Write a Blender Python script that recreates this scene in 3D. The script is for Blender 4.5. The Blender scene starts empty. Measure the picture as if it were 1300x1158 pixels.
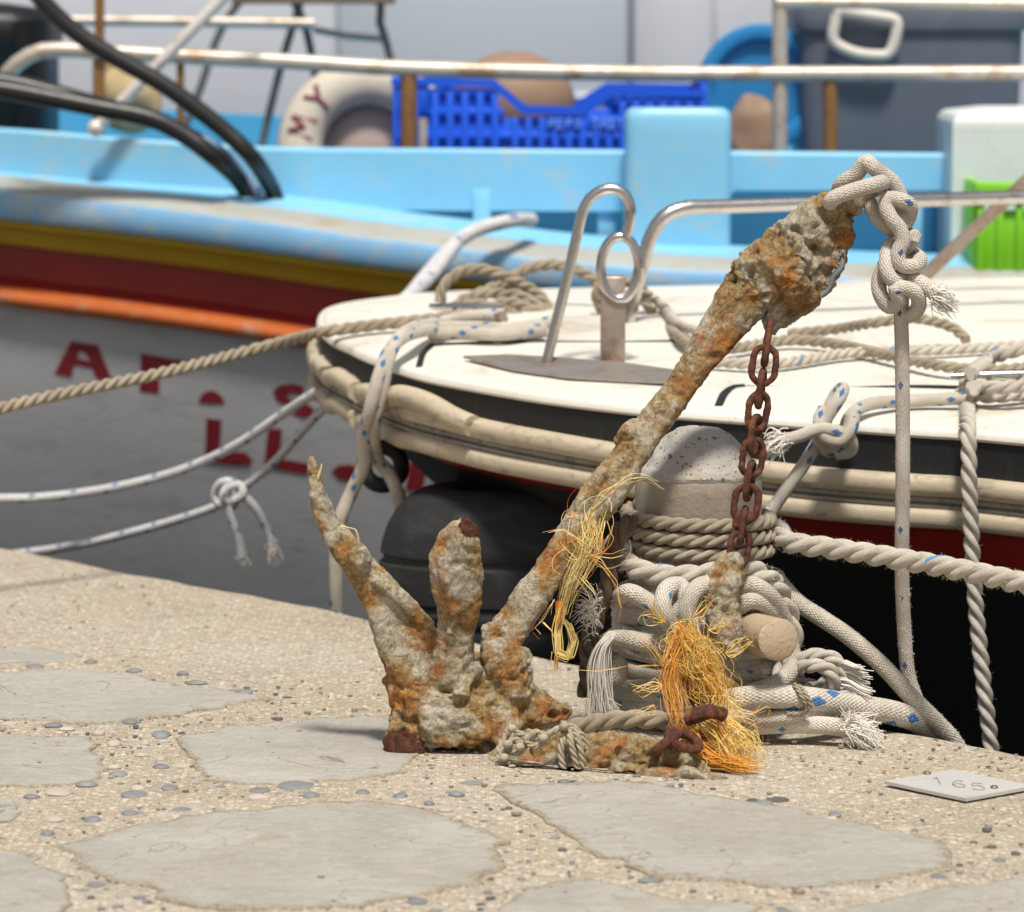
import bpy, bmesh, math, random
from mathutils import Vector as V, noise as N, Matrix
random.seed(7)
S = bpy.context.scene
COL = S.collection
R = math.radians

# ------------------------------------------------------------------ camera
F = 5000.0; CX, CY = 650.0, 579.0; HZ = -25.0; CAMZ = 0.95
PITCH = math.atan((CY - HZ) / F)
cp, sp = math.cos(PITCH), math.sin(PITCH)
CAM = V((0, 0, CAMZ))
def ray(px, py):
    a, b = px - CX, CY - py
    return V((a, F * cp + b * sp, -F * sp + b * cp))
def P(px, py, y):
    d = ray(px, py); return CAM + d * (y / d.y)
def G(px, py, z=0.0):
    d = ray(px, py); return CAM + d * ((z - CAMZ) / d.z)
def D(px, py, h=0.0):                       # point on the white boat's gently sloping deck
    d = ray(px, py); t = (0.33 + h - 0.05 * 5.25 - CAMZ) / (d.z - 0.05 * d.y)
    return CAM + d * t
cam = bpy.data.cameras.new('camera'); co = bpy.data.objects.new('camera', cam); COL.objects.link(co)
co.location = CAM; co.rotation_euler = (math.pi / 2 - PITCH, 0, 0)
cam.sensor_width = 36; cam.lens = F / 1300 * 36; cam.clip_end = 2000; cam.clip_start = 0.05
cam.dof.use_dof = True; cam.dof.focus_distance = 4.93; cam.dof.aperture_fstop = 6.3
S.camera = co

# ------------------------------------------------------------------ light
SUN_EL, SUN_ROT = R(66), R(172)
w = bpy.data.worlds.new('World'); S.world = w; w.use_nodes = True
sky = w.node_tree.nodes.new('ShaderNodeTexSky'); sky.sky_type = 'NISHITA'; sky.sun_disc = False
sky.sun_elevation = SUN_EL; sky.sun_rotation = SUN_ROT; sky.dust_density = 3.0; sky.air_density = 1.0
bg = w.node_tree.nodes['Background']; bg.inputs[1].default_value = 0.068
hs = w.node_tree.nodes.new('ShaderNodeHueSaturation'); hs.inputs['Saturation'].default_value = 0.35   # thin high cloud: a paler sky
w.node_tree.links.new(sky.outputs[0], hs.inputs['Color']); w.node_tree.links.new(hs.outputs[0], bg.inputs[0])
sl = bpy.data.lights.new('sun', 'SUN'); so = bpy.data.objects.new('sun', sl); COL.objects.link(so)
sl.energy = 3.3; sl.angle = R(8); sl.color = (1.0, 0.95, 0.87)
sd = V((math.sin(SUN_ROT) * math.cos(SUN_EL), math.cos(SUN_ROT) * math.cos(SUN_EL), math.sin(SUN_EL)))
so.rotation_euler = sd.to_track_quat('Z', 'Y').to_euler(); so.location = (0, 0, 6)
S.view_settings.view_transform = 'Standard'; S.view_settings.look = 'None'
S.view_settings.gamma = 1; S.view_settings.exposure = 0.4

# ------------------------------------------------------------------ node helpers
class NT:
    def __init__(s, name):
        s.m = bpy.data.materials.new(name); s.m.use_nodes = True; s.t = s.m.node_tree
        s.b = s.t.nodes['Principled BSDF']
    def n(s, typ, **kw):
        q = s.t.nodes.new(typ)
        for k, v in kw.items(): setattr(q, k, v)
        return q
    def l(s, a, b): s.t.links.new(a, b)
    def val(s, sock, v):
        if hasattr(v, 'links') or isinstance(v, bpy.types.NodeSocket): s.l(v, sock)
        else: sock.default_value = v
    def math(s, op, a, b=None, c=None, clamp=False):
        q = s.n('ShaderNodeMath', operation=op, use_clamp=clamp)
        s.val(q.inputs[0], a)
        if b is not None: s.val(q.inputs[1], b)
        if c is not None: s.val(q.inputs[2], c)
        return q.outputs[0]
    def mix(s, f, a, b, mode='MIX'):
        q = s.n('ShaderNodeMix', data_type='RGBA', blend_type=mode)
        s.val(q.inputs[0], f)
        for i, c in ((6, a), (7, b)):
            if isinstance(c, bpy.types.NodeSocket): s.l(c, q.inputs[i])
            else: q.inputs[i].default_value = (c[0], c[1], c[2], 1)
        return q.outputs[2]
    def pos(s, scale=(1, 1, 1)):
        g = s.n('ShaderNodeNewGeometry').outputs['Position']
        if tuple(scale) == (1, 1, 1): return g
        m = s.n('ShaderNodeMapping'); s.l(g, m.inputs[0]); m.inputs[3].default_value = scale
        return m.outputs[0]
    def noise(s, vec, scale, detail=4, rough=0.55, dist=0.0):
        q = s.n('ShaderNodeTexNoise'); s.l(vec, q.inputs['Vector'])
        q.inputs['Scale'].default_value = scale; q.inputs['Detail'].default_value = detail
        q.inputs['Roughness'].default_value = rough; q.inputs['Distortion'].default_value = dist
        return q.outputs['Fac']
    def vor(s, vec, scale, feature='F1', out='Color'):
        q = s.n('ShaderNodeTexVoronoi', feature=feature); s.l(vec, q.inputs['Vector'])
        q.inputs['Scale'].default_value = scale
        return q.outputs[out]
    def ramp(s, f, stops, interp='LINEAR'):
        q = s.n('ShaderNodeValToRGB'); s.l(f, q.inputs[0]); r = q.color_ramp; r.interpolation = interp
        while len(r.elements) < len(stops): r.elements.new(0.5)
        for e, (p, c) in zip(r.elements, stops):
            e.position = p
            e.color = (c, c, c, 1) if isinstance(c, (int, float)) else (c[0], c[1], c[2], 1)
        return q.outputs[0]
    def step(s, f, lo, hi): return s.ramp(f, [(lo, 0.0), (hi, 1.0)])
    def bump(s, h, strength=0.5, dist=0.002, prev=None):
        q = s.n('ShaderNodeBump'); s.l(h, q.inputs['Height'])
        q.inputs['Strength'].default_value = strength; q.inputs['Distance'].default_value = dist
        if prev: s.l(prev, q.inputs['Normal'])
        return q.outputs[0]
    def done(s, col=None, rough=0.6, nor=None, metal=0.0, **kw):
        if col is not None:
            if isinstance(col, bpy.types.NodeSocket): s.l(col, s.b.inputs['Base Color'])
            else: s.b.inputs['Base Color'].default_value = (*col, 1)
        s.val(s.b.inputs['Roughness'], rough); s.val(s.b.inputs['Metallic'], metal)
        if nor: s.l(nor, s.b.inputs['Normal'])
        for k, v in kw.items(): s.b.inputs[k].default_value = v
        return s.m
def mul(c, k): return tuple(x * k for x in c)

def paint(name, col, rough=0.45, var=0.15, scale=6, dirt=None, dirt_amt=0.5, dirt_scale=9, bump=0.15, stretch=(1, 1, 1), metal=0.0):
    t = NT(name); p = t.pos(stretch)
    c = t.mix(t.noise(p, scale, 5), mul(col, 1 - var), mul(col, 1 + var * 0.6))
    if dirt:
        f = t.noise(p, dirt_scale, 7, 0.7, 0.6)
        c = t.mix(t.step(f, 0.62 - dirt_amt * 0.25, 0.80 - dirt_amt * 0.2), c, dirt)
        sp_ = t.noise(p, dirt_scale * 14, 3)
        c = t.mix(t.math('MULTIPLY', t.step(sp_, 0.64, 0.72), 0.6), c, dirt)
    nb = t.bump(t.noise(p, scale * 14, 4), bump, 0.003)
    r = t.math('ADD', rough - 0.06, t.math('MULTIPLY', t.noise(p, scale * 5, 4), 0.14))
    return t.done(c, r, nb, metal)

def concrete_mat():
    t = NT('exposed_aggregate_concrete'); p = t.pos()
    big = t.noise(p, 1.7, 5, 0.6); mid = t.noise(p, 14, 5, 0.65)
    base = t.mix(t.step(big, 0.3, 0.7), (0.365, 0.30, 0.21), (0.43, 0.385, 0.315))
    base = t.mix(t.math('MULTIPLY', t.step(mid, 0.45, 0.75), 0.5), base, (0.40, 0.31, 0.20))
    stn = t.noise(p, 3.2, 8, 0.72, 1.0)
    base = t.mix(t.math('MULTIPLY', t.step(stn, 0.50, 0.66), 0.5), base, (0.27, 0.225, 0.165))
    base = t.mix(t.math('MULTIPLY', t.step(t.noise(p, 6.5, 8, 0.75, 0.6), 0.55, 0.7), 0.45), base, (0.54, 0.51, 0.45))
    jit = t.n('ShaderNodeVectorMath', operation='ADD'); t.l(p, jit.inputs[0])
    dn = t.n('ShaderNodeTexNoise'); t.l(p, dn.inputs[0]); dn.inputs['Scale'].default_value = 260
    sc = t.n('ShaderNodeVectorMath', operation='SCALE'); t.l(dn.outputs['Color'], sc.inputs[0]); sc.inputs[3].default_value = 0.004
    t.l(sc.outputs[0], jit.inputs[1]); pj = jit.outputs[0]
    fiss = t.ramp(t.math('ABSOLUTE', t.math('SUBTRACT', t.noise(p, 2.3, 10, 0.62, 1.4), 0.5)), [(0.0, 1.0), (0.0035, 0.0)])
    base = t.mix(t.math('MULTIPLY', fiss, 0.6), base, (0.15, 0.12, 0.09))
    col, hs = base, None
    for scale, lo, darkc, lightc in ((105, 0.2, (0.20, 0.16, 0.13), (0.72, 0.66, 0.55)), (230, 0.28, (0.14, 0.115, 0.095), (0.70, 0.62, 0.47)), (420, 0.3, (0.24, 0.19, 0.13), (0.66, 0.60, 0.50))):
        vc = t.n('ShaderNodeTexVoronoi'); t.l(pj, vc.inputs['Vector']); vc.inputs['Scale'].default_value = scale
        rnd = t.n('ShaderNodeSeparateColor'); t.l(vc.outputs['Color'], rnd.inputs[0])
        inside = t.ramp(vc.outputs['Distance'], [(0.30, 1.0), (0.48, 0.0)])
        dk = t.math('MULTIPLY', t.math('LESS_THAN', rnd.outputs[0], 0.10), inside)
        lt = t.math('MULTIPLY', t.math('GREATER_THAN', rnd.outputs[0], 0.66), inside)
        tn = t.math('MULTIPLY', t.math('MULTIPLY', t.math('GREATER_THAN', rnd.outputs[1], 0.7), inside), 0.6)
        col = t.mix(t.math('MULTIPLY', tn, 0.7), col, (0.46, 0.29, 0.16))
        col = t.mix(t.math('MULTIPLY', lt, 0.75), col, lightc)
        col = t.mix(t.math('MULTIPLY', dk, 0.9), col, darkc)
        hh = t.math('MULTIPLY', t.math('SUBTRACT', 1.0, vc.outputs['Distance']), t.math('ADD', rnd.outputs[2], 0.2))
        hs = hh if hs is None else t.math('ADD', hs, hh)
    nb = t.bump(hs, 0.55, 0.0035)
    return t.done(col, 0.85, nb)

def slab_mat():
    t = NT('grey_flagstone'); p = t.pos()
    a = t.noise(p, 4, 8, 0.65, 0.6); st = t.noise(t.pos((10, 34, 10)), 2.0, 8, 0.7, 0.6)
    col = t.mix(t.step(a, 0.35, 0.65), (0.435, 0.405, 0.345), (0.555, 0.525, 0.46))
    col = t.mix(t.math('MULTIPLY', t.step(st, 0.48, 0.66), 0.5), col, (0.355, 0.345, 0.32))
    col = t.mix(t.math('MULTIPLY', t.step(t.noise(p, 7, 7, 0.72, 1.2), 0.54, 0.70), 0.6), col, (0.44, 0.355, 0.25))
    col = t.mix(t.math('MULTIPLY', t.step(t.noise(p, 60, 7, 0.8), 0.52, 0.66), 0.4), col, (0.66, 0.64, 0.58))
    col = t.mix(t.math('MULTIPLY', t.step(t.noise(p, 130, 6, 0.8), 0.56, 0.66), 0.5), col, (0.25, 0.24, 0.22))
    col = t.mix(t.step(t.noise(p, 230, 2), 0.73, 0.77), col, (0.08, 0.07, 0.06))
    cr = t.n('ShaderNodeTexNoise'); t.l(p, cr.inputs[0]); cr.inputs['Scale'].default_value = 5; cr.inputs['Detail'].default_value = 8; cr.inputs['Distortion'].default_value = 1.5
    line = t.ramp(t.math('ABSOLUTE', t.math('SUBTRACT', cr.outputs['Fac'], 0.5)), [(0.0, 1.0), (0.008, 0.0)])
    col = t.mix(t.math('MULTIPLY', t.math('MULTIPLY', line, t.step(a, 0.46, 0.54)), 0.75), col, (0.16, 0.14, 0.11))
    ed = t.n('ShaderNodeAttribute', attribute_name='edge').outputs['Fac']
    wear = t.ramp(t.math('ADD', ed, t.math('MULTIPLY', t.math('SUBTRACT', t.noise(p, 45, 8, 0.75), 0.5), 2.2)), [(0.14, 1.0), (0.46, 0.0)])
    sand = t.mix(t.step(t.noise(p, 260, 3, 0.8), 0.42, 0.6), (0.27, 0.21, 0.14), (0.52, 0.45, 0.34))
    col = t.mix(wear, col, sand)
    nb = t.bump(t.noise(p, 20, 8, 0.75), 0.9, 0.014)
    nb = t.bump(t.noise(p, 140, 6, 0.8), 0.6, 0.0025, nb)
    return t.done(col, 0.78, nb)

def bollard_mat(dome):
    t = NT('pitted_concrete' if dome else 'cast_concrete'); p = t.pos()
    a = t.noise(p, 9, 6, 0.65)
    col = t.mix(t.step(a, 0.35, 0.65), (0.33, 0.30, 0.26) if dome else (0.26, 0.215, 0.165), (0.47, 0.44, 0.39) if dome else (0.38, 0.33, 0.27))
    col = t.mix(t.math('MULTIPLY', t.step(t.noise(p, 26, 5, 0.7), 0.52, 0.72), 0.6), col, (0.38, 0.28, 0.18))
    h = t.noise(p, 75, 8, 0.75)
    nb = t.bump(h, 0.7, 0.004)
    if dome:
        for sc, thr in ((105, 0.12), (190, 0.13), (330, 0.16)):
            v = t.n('ShaderNodeTexVoronoi'); t.l(p, v.inputs['Vector']); v.inputs['Scale'].default_value = sc
            q = t.n('ShaderNodeSeparateColor'); t.l(v.outputs['Color'], q.inputs[0])
            hole = t.math('MULTIPLY', t.math('LESS_THAN', q.outputs[0], thr), t.ramp(v.outputs['Distance'], [(0.22, 1.0), (0.34, 0.0)]))
            col = t.mix(t.math('MULTIPLY', hole, 0.8), col, (0.11, 0.105, 0.10)); nb = t.bump(t.math('SUBTRACT', 1.0, hole), 0.8, 0.003, nb)
    else:
        st = t.noise(t.pos((30, 30, 1.5)), 3, 5, 0.6)
        col = t.mix(t.math('MULTIPLY', t.step(st, 0.5, 0.7), 0.45), col, (0.27, 0.22, 0.17))
        col = t.mix(t.step(t.noise(p, 300, 2), 0.72, 0.76), col, (0.15, 0.13, 0.11))
    return t.done(col, 0.85, nb)

def crust_mat(name='crusted_iron', rust=0.0):
    t = NT(name); p = t.pos()
    at = t.n('ShaderNodeAttribute', attribute_name='rust').outputs['Fac']
    fl = t.n('ShaderNodeAttribute', attribute_name='flake').outputs['Fac']
    b = t.noise(p, 120, 6, 0.75); d = t.noise(p, 60, 8, 0.8, 1.2)
    big = t.noise(p, 14, 10, 0.78, 1.4); mid = t.noise(p, 80, 10, 0.85, 0.6)
    f = t.math('ADD', t.math('MULTIPLY_ADD', fl, 0.36, 0.32), t.math('ADD', t.math('MULTIPLY', t.math('SUBTRACT', big, 0.5), 1.5), t.math('MULTIPLY', t.math('SUBTRACT', mid, 0.5), 1.1)))
    col = t.ramp(f, [(0.02, (0.10, 0.06, 0.035)), (0.16, (0.34, 0.19, 0.065)), (0.30, (0.58, 0.36, 0.12)), (0.42, (0.66, 0.49, 0.25)), (0.56, (0.74, 0.61, 0.40)), (0.82, (0.84, 0.76, 0.60))])
    col = t.mix(t.math('MULTIPLY', t.step(t.noise(p, 230, 4, 0.7), 0.54, 0.62), 0.5), col, (0.22, 0.17, 0.11))
    col = t.mix(t.math('MULTIPLY', t.step(b, 0.57, 0.66), 0.4), col, (0.82, 0.75, 0.62))
    sp1 = t.step(t.noise(p, 150, 6, 0.82), 0.52, 0.58); col = t.mix(t.math('MULTIPLY', sp1, 0.42), col, (0.26, 0.165, 0.075))
    sp2 = t.step(t.noise(p, 210, 6, 0.82, 0.5), 0.55, 0.60); col = t.mix(t.math('MULTIPLY', sp2, 0.5), col, (0.84, 0.77, 0.63))
    ck = t.ramp(t.math('ABSOLUTE', t.math('SUBTRACT', t.noise(p, 26, 9, 0.75, 1.0), 0.5)), [(0.0, 1.0), (0.02, 0.0)])
    col = t.mix(t.math('MULTIPLY', ck, 0.5), col, (0.15, 0.09, 0.045))
    dk = t.step(t.noise(p, 40, 9, 0.82, 0.9), 0.585, 0.64)
    col = t.mix(t.math('MULTIPLY', dk, 0.5), col, (0.15, 0.13, 0.09))
    rm = t.math('ADD', t.math('MULTIPLY', at, 0.46), t.math('ADD', t.math('MULTIPLY', t.math('SUBTRACT', d, 0.5), 1.5), t.math('MULTIPLY', t.math('SUBTRACT', t.noise(p, 13, 7, 0.7, 1.2), 0.5), 1.5)))
    rm2 = t.ramp(rm, [(0.12, 0.0), (0.32, 0.55), (0.62, 1.0)])
    rc = t.ramp(t.noise(p, 70, 8, 0.8), [(0.34, (0.10, 0.025, 0.01)), (0.43, (0.42, 0.11, 0.015)), (0.53, (0.72, 0.26, 0.03)), (0.66, (0.74, 0.44, 0.11))])
    col = t.mix(rm2, col, rc)
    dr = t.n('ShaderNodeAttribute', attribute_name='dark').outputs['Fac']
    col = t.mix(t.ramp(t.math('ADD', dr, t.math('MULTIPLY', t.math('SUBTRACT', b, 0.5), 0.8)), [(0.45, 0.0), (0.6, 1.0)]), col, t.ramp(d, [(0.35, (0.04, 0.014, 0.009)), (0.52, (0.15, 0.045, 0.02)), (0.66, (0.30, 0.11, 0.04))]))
    nb = t.bump(t.noise(p, 80, 10, 0.85), 1.0, 0.007)
    nb = t.bump(t.math('SUBTRACT', t.noise(p, 260, 6, 0.85), t.math('MULTIPLY', ck, .4)), 1.0, 0.0035, nb)
    return t.done(col, 0.9, nb)

def rust_mat():
    t = NT('dark_rusty_steel'); p = t.pos()
    a = t.noise(p, 110, 7, 0.75)
    col = t.ramp(a, [(0.3, (0.02, 0.008, 0.006)), (0.46, (0.075, 0.022, 0.012)), (0.58, (0.14, 0.042, 0.018)), (0.75, (0.34, 0.12, 0.03))])
    col = t.mix(t.step(t.noise(p, 25, 6, 0.7), 0.56, 0.72), col, (0.32, 0.11, 0.025))
    nb = t.bump(t.noise(p, 190, 6, 0.8), 0.8, 0.003)
    return t.done(col, 0.8, nb)

def rope_mat(name, col, dark, fleck=None, braid=0, fleck_w=1, dirt=0.4, every=2, strand_fleck=False, tint=None):
    t = NT(name); uv = t.n('ShaderNodeUVMap').outputs[0]
    sep = t.n('ShaderNodeSeparateXYZ'); t.l(uv, sep.inputs[0]); u, v = sep.outputs[0], sep.outputs[1]
    p = t.pos()
    c = t.mix(t.step(t.noise(p, 22, 5, 0.65), 0.35, 0.68), dark, col)
    c = t.mix(t.math('MULTIPLY', t.step(t.noise(p, 9, 4, 0.6), 0.5, 0.75), dirt), c, tint or mul(dark, 0.62))
    if braid:
        n = float(braid)
        au = t.math('MULTIPLY', u, n)
        av = t.math('MULTIPLY', v, n * 0.62)
        jn = t.math('MULTIPLY', t.math('SUBTRACT', t.noise(p, 260, 3, 0.7), 0.5), 1.1)
        a = t.math('ADD', t.math('ADD', au, av), jn); b = t.math('SUBTRACT', t.math('SUBTRACT', au, av), jn)
        fa, fb = t.math('FLOOR', a), t.math('FLOOR', b)
        ra, rb = t.math('FRACT', a), t.math('FRACT', b)
        def ridge(x):
            y = t.math('MULTIPLY_ADD', x, 2.0, -1.0); return t.math('SUBTRACT', 1.0, t.math('MULTIPLY', y, y))
        par = t.math('FLOORED_MODULO', t.math('ADD', fa, fb), 2.0)
        ha = t.math('MULTIPLY', ridge(ra), t.math('ADD', t.math('MULTIPLY', ridge(rb), 0.4), 0.6))
        hb = t.math('MULTIPLY', ridge(rb), t.math('ADD', t.math('MULTIPLY', ridge(ra), 0.4), 0.6))
        h = t.math('ADD', t.math('MULTIPLY', ha, par), t.math('MULTIPLY', hb, t.math('SUBTRACT', 1.0, par)))
        c = t.mix(t.ramp(h, [(0.0, 0.8), (0.5, 0.0)]), c, mul(dark, 0.5))
        if fleck:
            sel = t.math('LESS_THAN', t.math('FLOORED_MODULO', fa, n), float(fleck_w))
            selb = t.math('LESS_THAN', t.math('FLOORED_MODULO', fb, n / every), float(fleck_w))
            nz = t.math('GREATER_THAN', t.noise(p, 26, 1), 0.36)
            m = t.math('MULTIPLY', t.math('MULTIPLY', sel, selb), nz)
            c = t.mix(t.math('MULTIPLY', m, 0.92), c, fleck)
        nb = t.bump(h, 0.65, 0.0024)
        nb = t.bump(t.noise(p, 700, 3, 0.7), 0.5, 0.001, nb)
    else:
        st = t.n('ShaderNodeCombineXYZ'); t.l(t.math('MULTIPLY', u, 46.0), st.inputs[0]); t.l(t.math('MULTIPLY', v, 3.0), st.inputs[1])
        fib = t.noise(st.outputs[0], 1.0, 4, 0.7)
        c = t.mix(t.step(fib, 0.35, 0.65), mul(dark, 0.85), c)
        if fleck:
            su = t.math('LESS_THAN', t.math('ABSOLUTE', t.math('SUBTRACT', u, 0.17)), 0.045)
            sv = t.math('LESS_THAN', t.math('FRACT', t.math('MULTIPLY', v, 0.34)), 0.2)
            c = t.mix(t.math('MULTIPLY', t.math('MULTIPLY', su, sv), 0.85), c, fleck)
        nb = t.bump(fib, 0.6, 0.002)
        nb = t.bump(t.noise(p, 500, 4, 0.75), 0.5, 0.0012, nb)
    return t.done(c, 0.9, nb)

M = {}
BLUE = (0.045, 0.24, 0.52)
M['concrete'] = concrete_mat(); M['slab'] = slab_mat()
M['dome'] = bollard_mat(True); M['shaft'] = bollard_mat(False); M['bar'] = paint('stained_stub_concrete', (0.47, 0.36, 0.24), 0.8, 0.3, 14, (0.24, 0.14, 0.07), 0.35, 16, bump=.5)
M['crust'] = crust_mat(); M['rust'] = rust_mat()
M['laid_tan'] = rope_mat('tan_laid_rope', (0.53, 0.455, 0.345), (0.31, 0.255, 0.18))
M['laid_white'] = rope_mat('white_laid_rope', (0.72, 0.67, 0.58), (0.50, 0.44, 0.35), BLUE, dirt=0.25)
M['laid_brown'] = rope_mat('brown_laid_rope', (0.22, 0.15, 0.09), (0.10, 0.065, 0.04))
M['laid_pale'] = rope_mat('pale_laid_rope', (0.68, 0.63, 0.55), (0.48, 0.43, 0.36))
M['braid_white'] = rope_mat('white_braided_rope', (0.80, 0.75, 0.66), (0.60, 0.53, 0.43), BLUE, 18, 2, 0.45, 2, tint=(0.36, 0.24, 0.13))
M['braid_grey'] = rope_mat('plain_braided_rope', (0.72, 0.665, 0.57), (0.53, 0.465, 0.37), None, 18, 1, 0.4)
M['braid_fleck'] = rope_mat('blue_flecked_braided_rope', (0.76, 0.705, 0.61), (0.58, 0.51, 0.41), (0.02, 0.17, 0.42), 20, 3, 0.25, 3)
M['braid_pink'] = rope_mat('thin_flecked_braided_rope', (0.76, 0.69, 0.61), (0.58, 0.51, 0.43), (0.06, 0.12, 0.36), 16, 2, 0.3, 1)
M['braid_mauve'] = rope_mat('pale_blue_flecked_rope', (0.80, 0.79, 0.79), (0.64, 0.63, 0.63), (0.14, 0.22, 0.48), 16, 3, 0.15, 2)
M['stone_grey'] = paint('river_pebble', (0.23, 0.235, 0.235), 0.6, 0.6, 25, None)
M['stone_warm'] = paint('warm_pebble', (0.50, 0.42, 0.34), 0.7, 0.4, 25, None)
M['stone_dark'] = paint('dark_pebble', (0.12, 0.115, 0.11), 0.6, 0.6, 30, None)
M['grit'] = paint('grit', (0.34, 0.28, 0.21), 0.8, 0.6, 120, None)
M['plate'] = paint('matt_aluminium_plate', (0.50, 0.49, 0.46), 0.5, 0.1, 20, (0.36, 0.34, 0.30), 0.3, 12)
M['numeral'] = paint('faint_engraving', (0.27, 0.26, 0.245), 0.7, 0.2, 60)
M['ink'] = paint('dark_engraving', (0.16, 0.155, 0.15), 0.7, 0.1, 20)
M['screw'] = paint('screw_steel', (0.28, 0.22, 0.18), 0.45, 0.3, 60, metal=0.8)
M['deck'] = paint('white_gelcoat', (0.74, 0.705, 0.625), 0.45, 0.12, 3, (0.46, 0.39, 0.29), 0.42, 5, bump=.4)
M['black_paint'] = paint('worn_black_paint', (0.007, 0.007, 0.008), 0.6, 0.3, 8, (0.035, 0.035, 0.038), 0.22, 12, stretch=(6, 6, 0.7))
M['belt'] = paint('beige_rubbing_belt', (0.50, 0.42, 0.30), 0.65, 0.25, 9, (0.14, 0.12, 0.09), 0.32, 14, stretch=(1, 1, 2.2))
M['belt_grey'] = paint('grey_belt_strip', (0.33, 0.30, 0.26), 0.7, 0.25, 9, (0.08, 0.07, 0.06), 0.4, 20)
M['red'] = paint('red_hull_paint', (0.24, 0.010, 0.006), 0.38, 0.2, 7, (0.16, 0.012, 0.01), 0.25, 10)
M['bottom'] = paint('shade_black_bottom', (0.010, 0.008, 0.009), 0.6, 0.3, 7)  # lower hull near black: deep shade of the quay gap put into the colour
M['tyre'] = paint('black_rubber', (0.011, 0.0115, 0.013), 0.75, 0.35, 9, (0.032, 0.032, 0.035), 0.4, 10, stretch=(1, 1, 3))
M['steel'] = paint('stainless_tube', (0.62, 0.59, 0.56), 0.22, 0.15, 20, (0.34, 0.20, 0.11), 0.25, 30, metal=1.0, bump=0.05)
M['steel_plate'] = paint('stained_steel_plate', (0.46, 0.42, 0.38), 0.38, 0.2, 14, (0.34, 0.24, 0.15), 0.45, 14, metal=0.7)
M['post_rust'] = paint('rust_streaked_post', (0.42, 0.35, 0.29), 0.45, 0.3, 18, (0.24, 0.115, 0.05), 0.5, 16, metal=0.6)
M['blue'] = paint('light_blue_boat_paint', (0.235, 0.565, 0.80), 0.4, 0.18, 4, (0.44, 0.52, 0.53), 0.42, 8)
M['blue_edge'] = paint('weathered_blue_edge', (0.20, 0.43, 0.68), 0.5, 0.28, 6, (0.42, 0.43, 0.40), 0.5, 12)
M['cap_top'] = paint('bare_weathered_caprail', (0.38, 0.39, 0.36), 0.7, 0.2, 8, (0.33, 0.27, 0.19), 0.45, 12)
M['blue_deep'] = paint('deep_blue_paint', (0.03, 0.19, 0.36), 0.5, 0.2, 6)
M['blue_mid'] = paint('mid_blue_paint', (0.085, 0.40, 0.66), 0.5, 0.15, 6)
M['yellow'] = paint('olive_yellow_paint', (0.36, 0.27, 0.008), 0.45, 0.2, 8)
M['red_board'] = paint('red_topside_paint', (0.21, 0.006, 0.004), 0.45, 0.25, 8)
M['orange'] = paint('orange_rubbing_strake', (0.46, 0.105, 0.016), 0.5, 0.25, 9, (0.34, 0.26, 0.18), 0.35, 16)
M['hull_grey'] = paint('grey_hull_paint', (0.40, 0.40, 0.41), 0.5, 0.14, 4, (0.29, 0.29, 0.295), 0.4, 6, stretch=(1, 1, 4), bump=.4)
M['letter'] = paint('dark_red_lettering', (0.17, 0.006, 0.012), 0.55, 0.2, 12)
M['pole'] = paint('bright_worn_pole', (0.74, 0.70, 0.66), 0.3, 0.15, 14, (0.45, 0.30, 0.18), 0.4, 20, metal=0.2)
M['rail'] = paint('rusty_rail', (0.56, 0.50, 0.43), 0.42, 0.2, 10, (0.30, 0.14, 0.045), 0.4, 12, metal=0.35)
M['rail_rust'] = paint('brown_rusty_stanchion', (0.26, 0.13, 0.04), 0.6, 0.35, 18, (0.12, 0.05, 0.02), 0.4, 22)
M['hose'] = paint('black_hose_rubber', (0.014, 0.014, 0.015), 0.38, 0.3, 10)
M['hose_blue'] = paint('grey_blue_hose', (0.24, 0.33, 0.50), 0.4, 0.2, 10)
M['crate_blue'] = paint('blue_crate_plastic', (0.010, 0.105, 0.74), 0.4, 0.2, 8)
M['crate_dark'] = paint('crate_lettering', (0.16, 0.32, 0.80), 0.5, 0.1, 10)
M['cream'] = paint('faded_cream_buoy', (0.60, 0.54, 0.44), 0.6, 0.12, 8, (0.42, 0.32, 0.26), 0.25, 9)
M['pinkish'] = paint('faded_pink_float', (0.50, 0.39, 0.34), 0.65, 0.15, 8)
M['brown_float'] = paint('brown_float', (0.30, 0.19, 0.12), 0.6, 0.2, 10)
M['maroon'] = paint('maroon_letter', (0.20, 0.035, 0.06), 0.6, 0.1, 10)
M['tub'] = paint('slate_grey_plastic', (0.115, 0.135, 0.17), 0.45, 0.15, 6, (0.16, 0.17, 0.19), 0.3, 8)
M['handle'] = paint('cream_rope_handle', (0.66, 0.62, 0.55), 0.7, 0.1, 20)
M['bucket'] = paint('blue_bucket_plastic', (0.02, 0.22, 0.50), 0.4, 0.15, 8)
M['bucket_in'] = paint('black_bucket_lining', (0.006, 0.006, 0.007), 0.8, 0.2, 8)
M['white_box'] = paint('white_locker_paint', (0.66, 0.70, 0.70), 0.5, 0.1, 5, (0.5, 0.52, 0.5), 0.25, 8)
M['green'] = paint('lime_green_plastic', (0.20, 0.56, 0.02), 0.4, 0.12, 8)
M['far_white'] = paint('far_white_gelcoat', (0.66, 0.71, 0.77), 0.4, 0.08, 2)
M['far_white2'] = paint('far_bright_gelcoat', (0.80, 0.81, 0.86), 0.4, 0.06, 2)
M['stool'] = paint('weathered_steel_stool', (0.20, 0.19, 0.16), 0.5, 0.3, 14, metal=0.4)
M['seat'] = paint('weathered_board', (0.20, 0.15, 0.11), 0.7, 0.3, 14)
M['sack'] = paint('ochre_cloth', (0.56, 0.42, 0.22), 0.85, 0.25, 10)
M['black_bin'] = paint('black_plastic', (0.004, 0.004, 0.005), 0.45, 0.2, 8)
M['water'] = None
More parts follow.
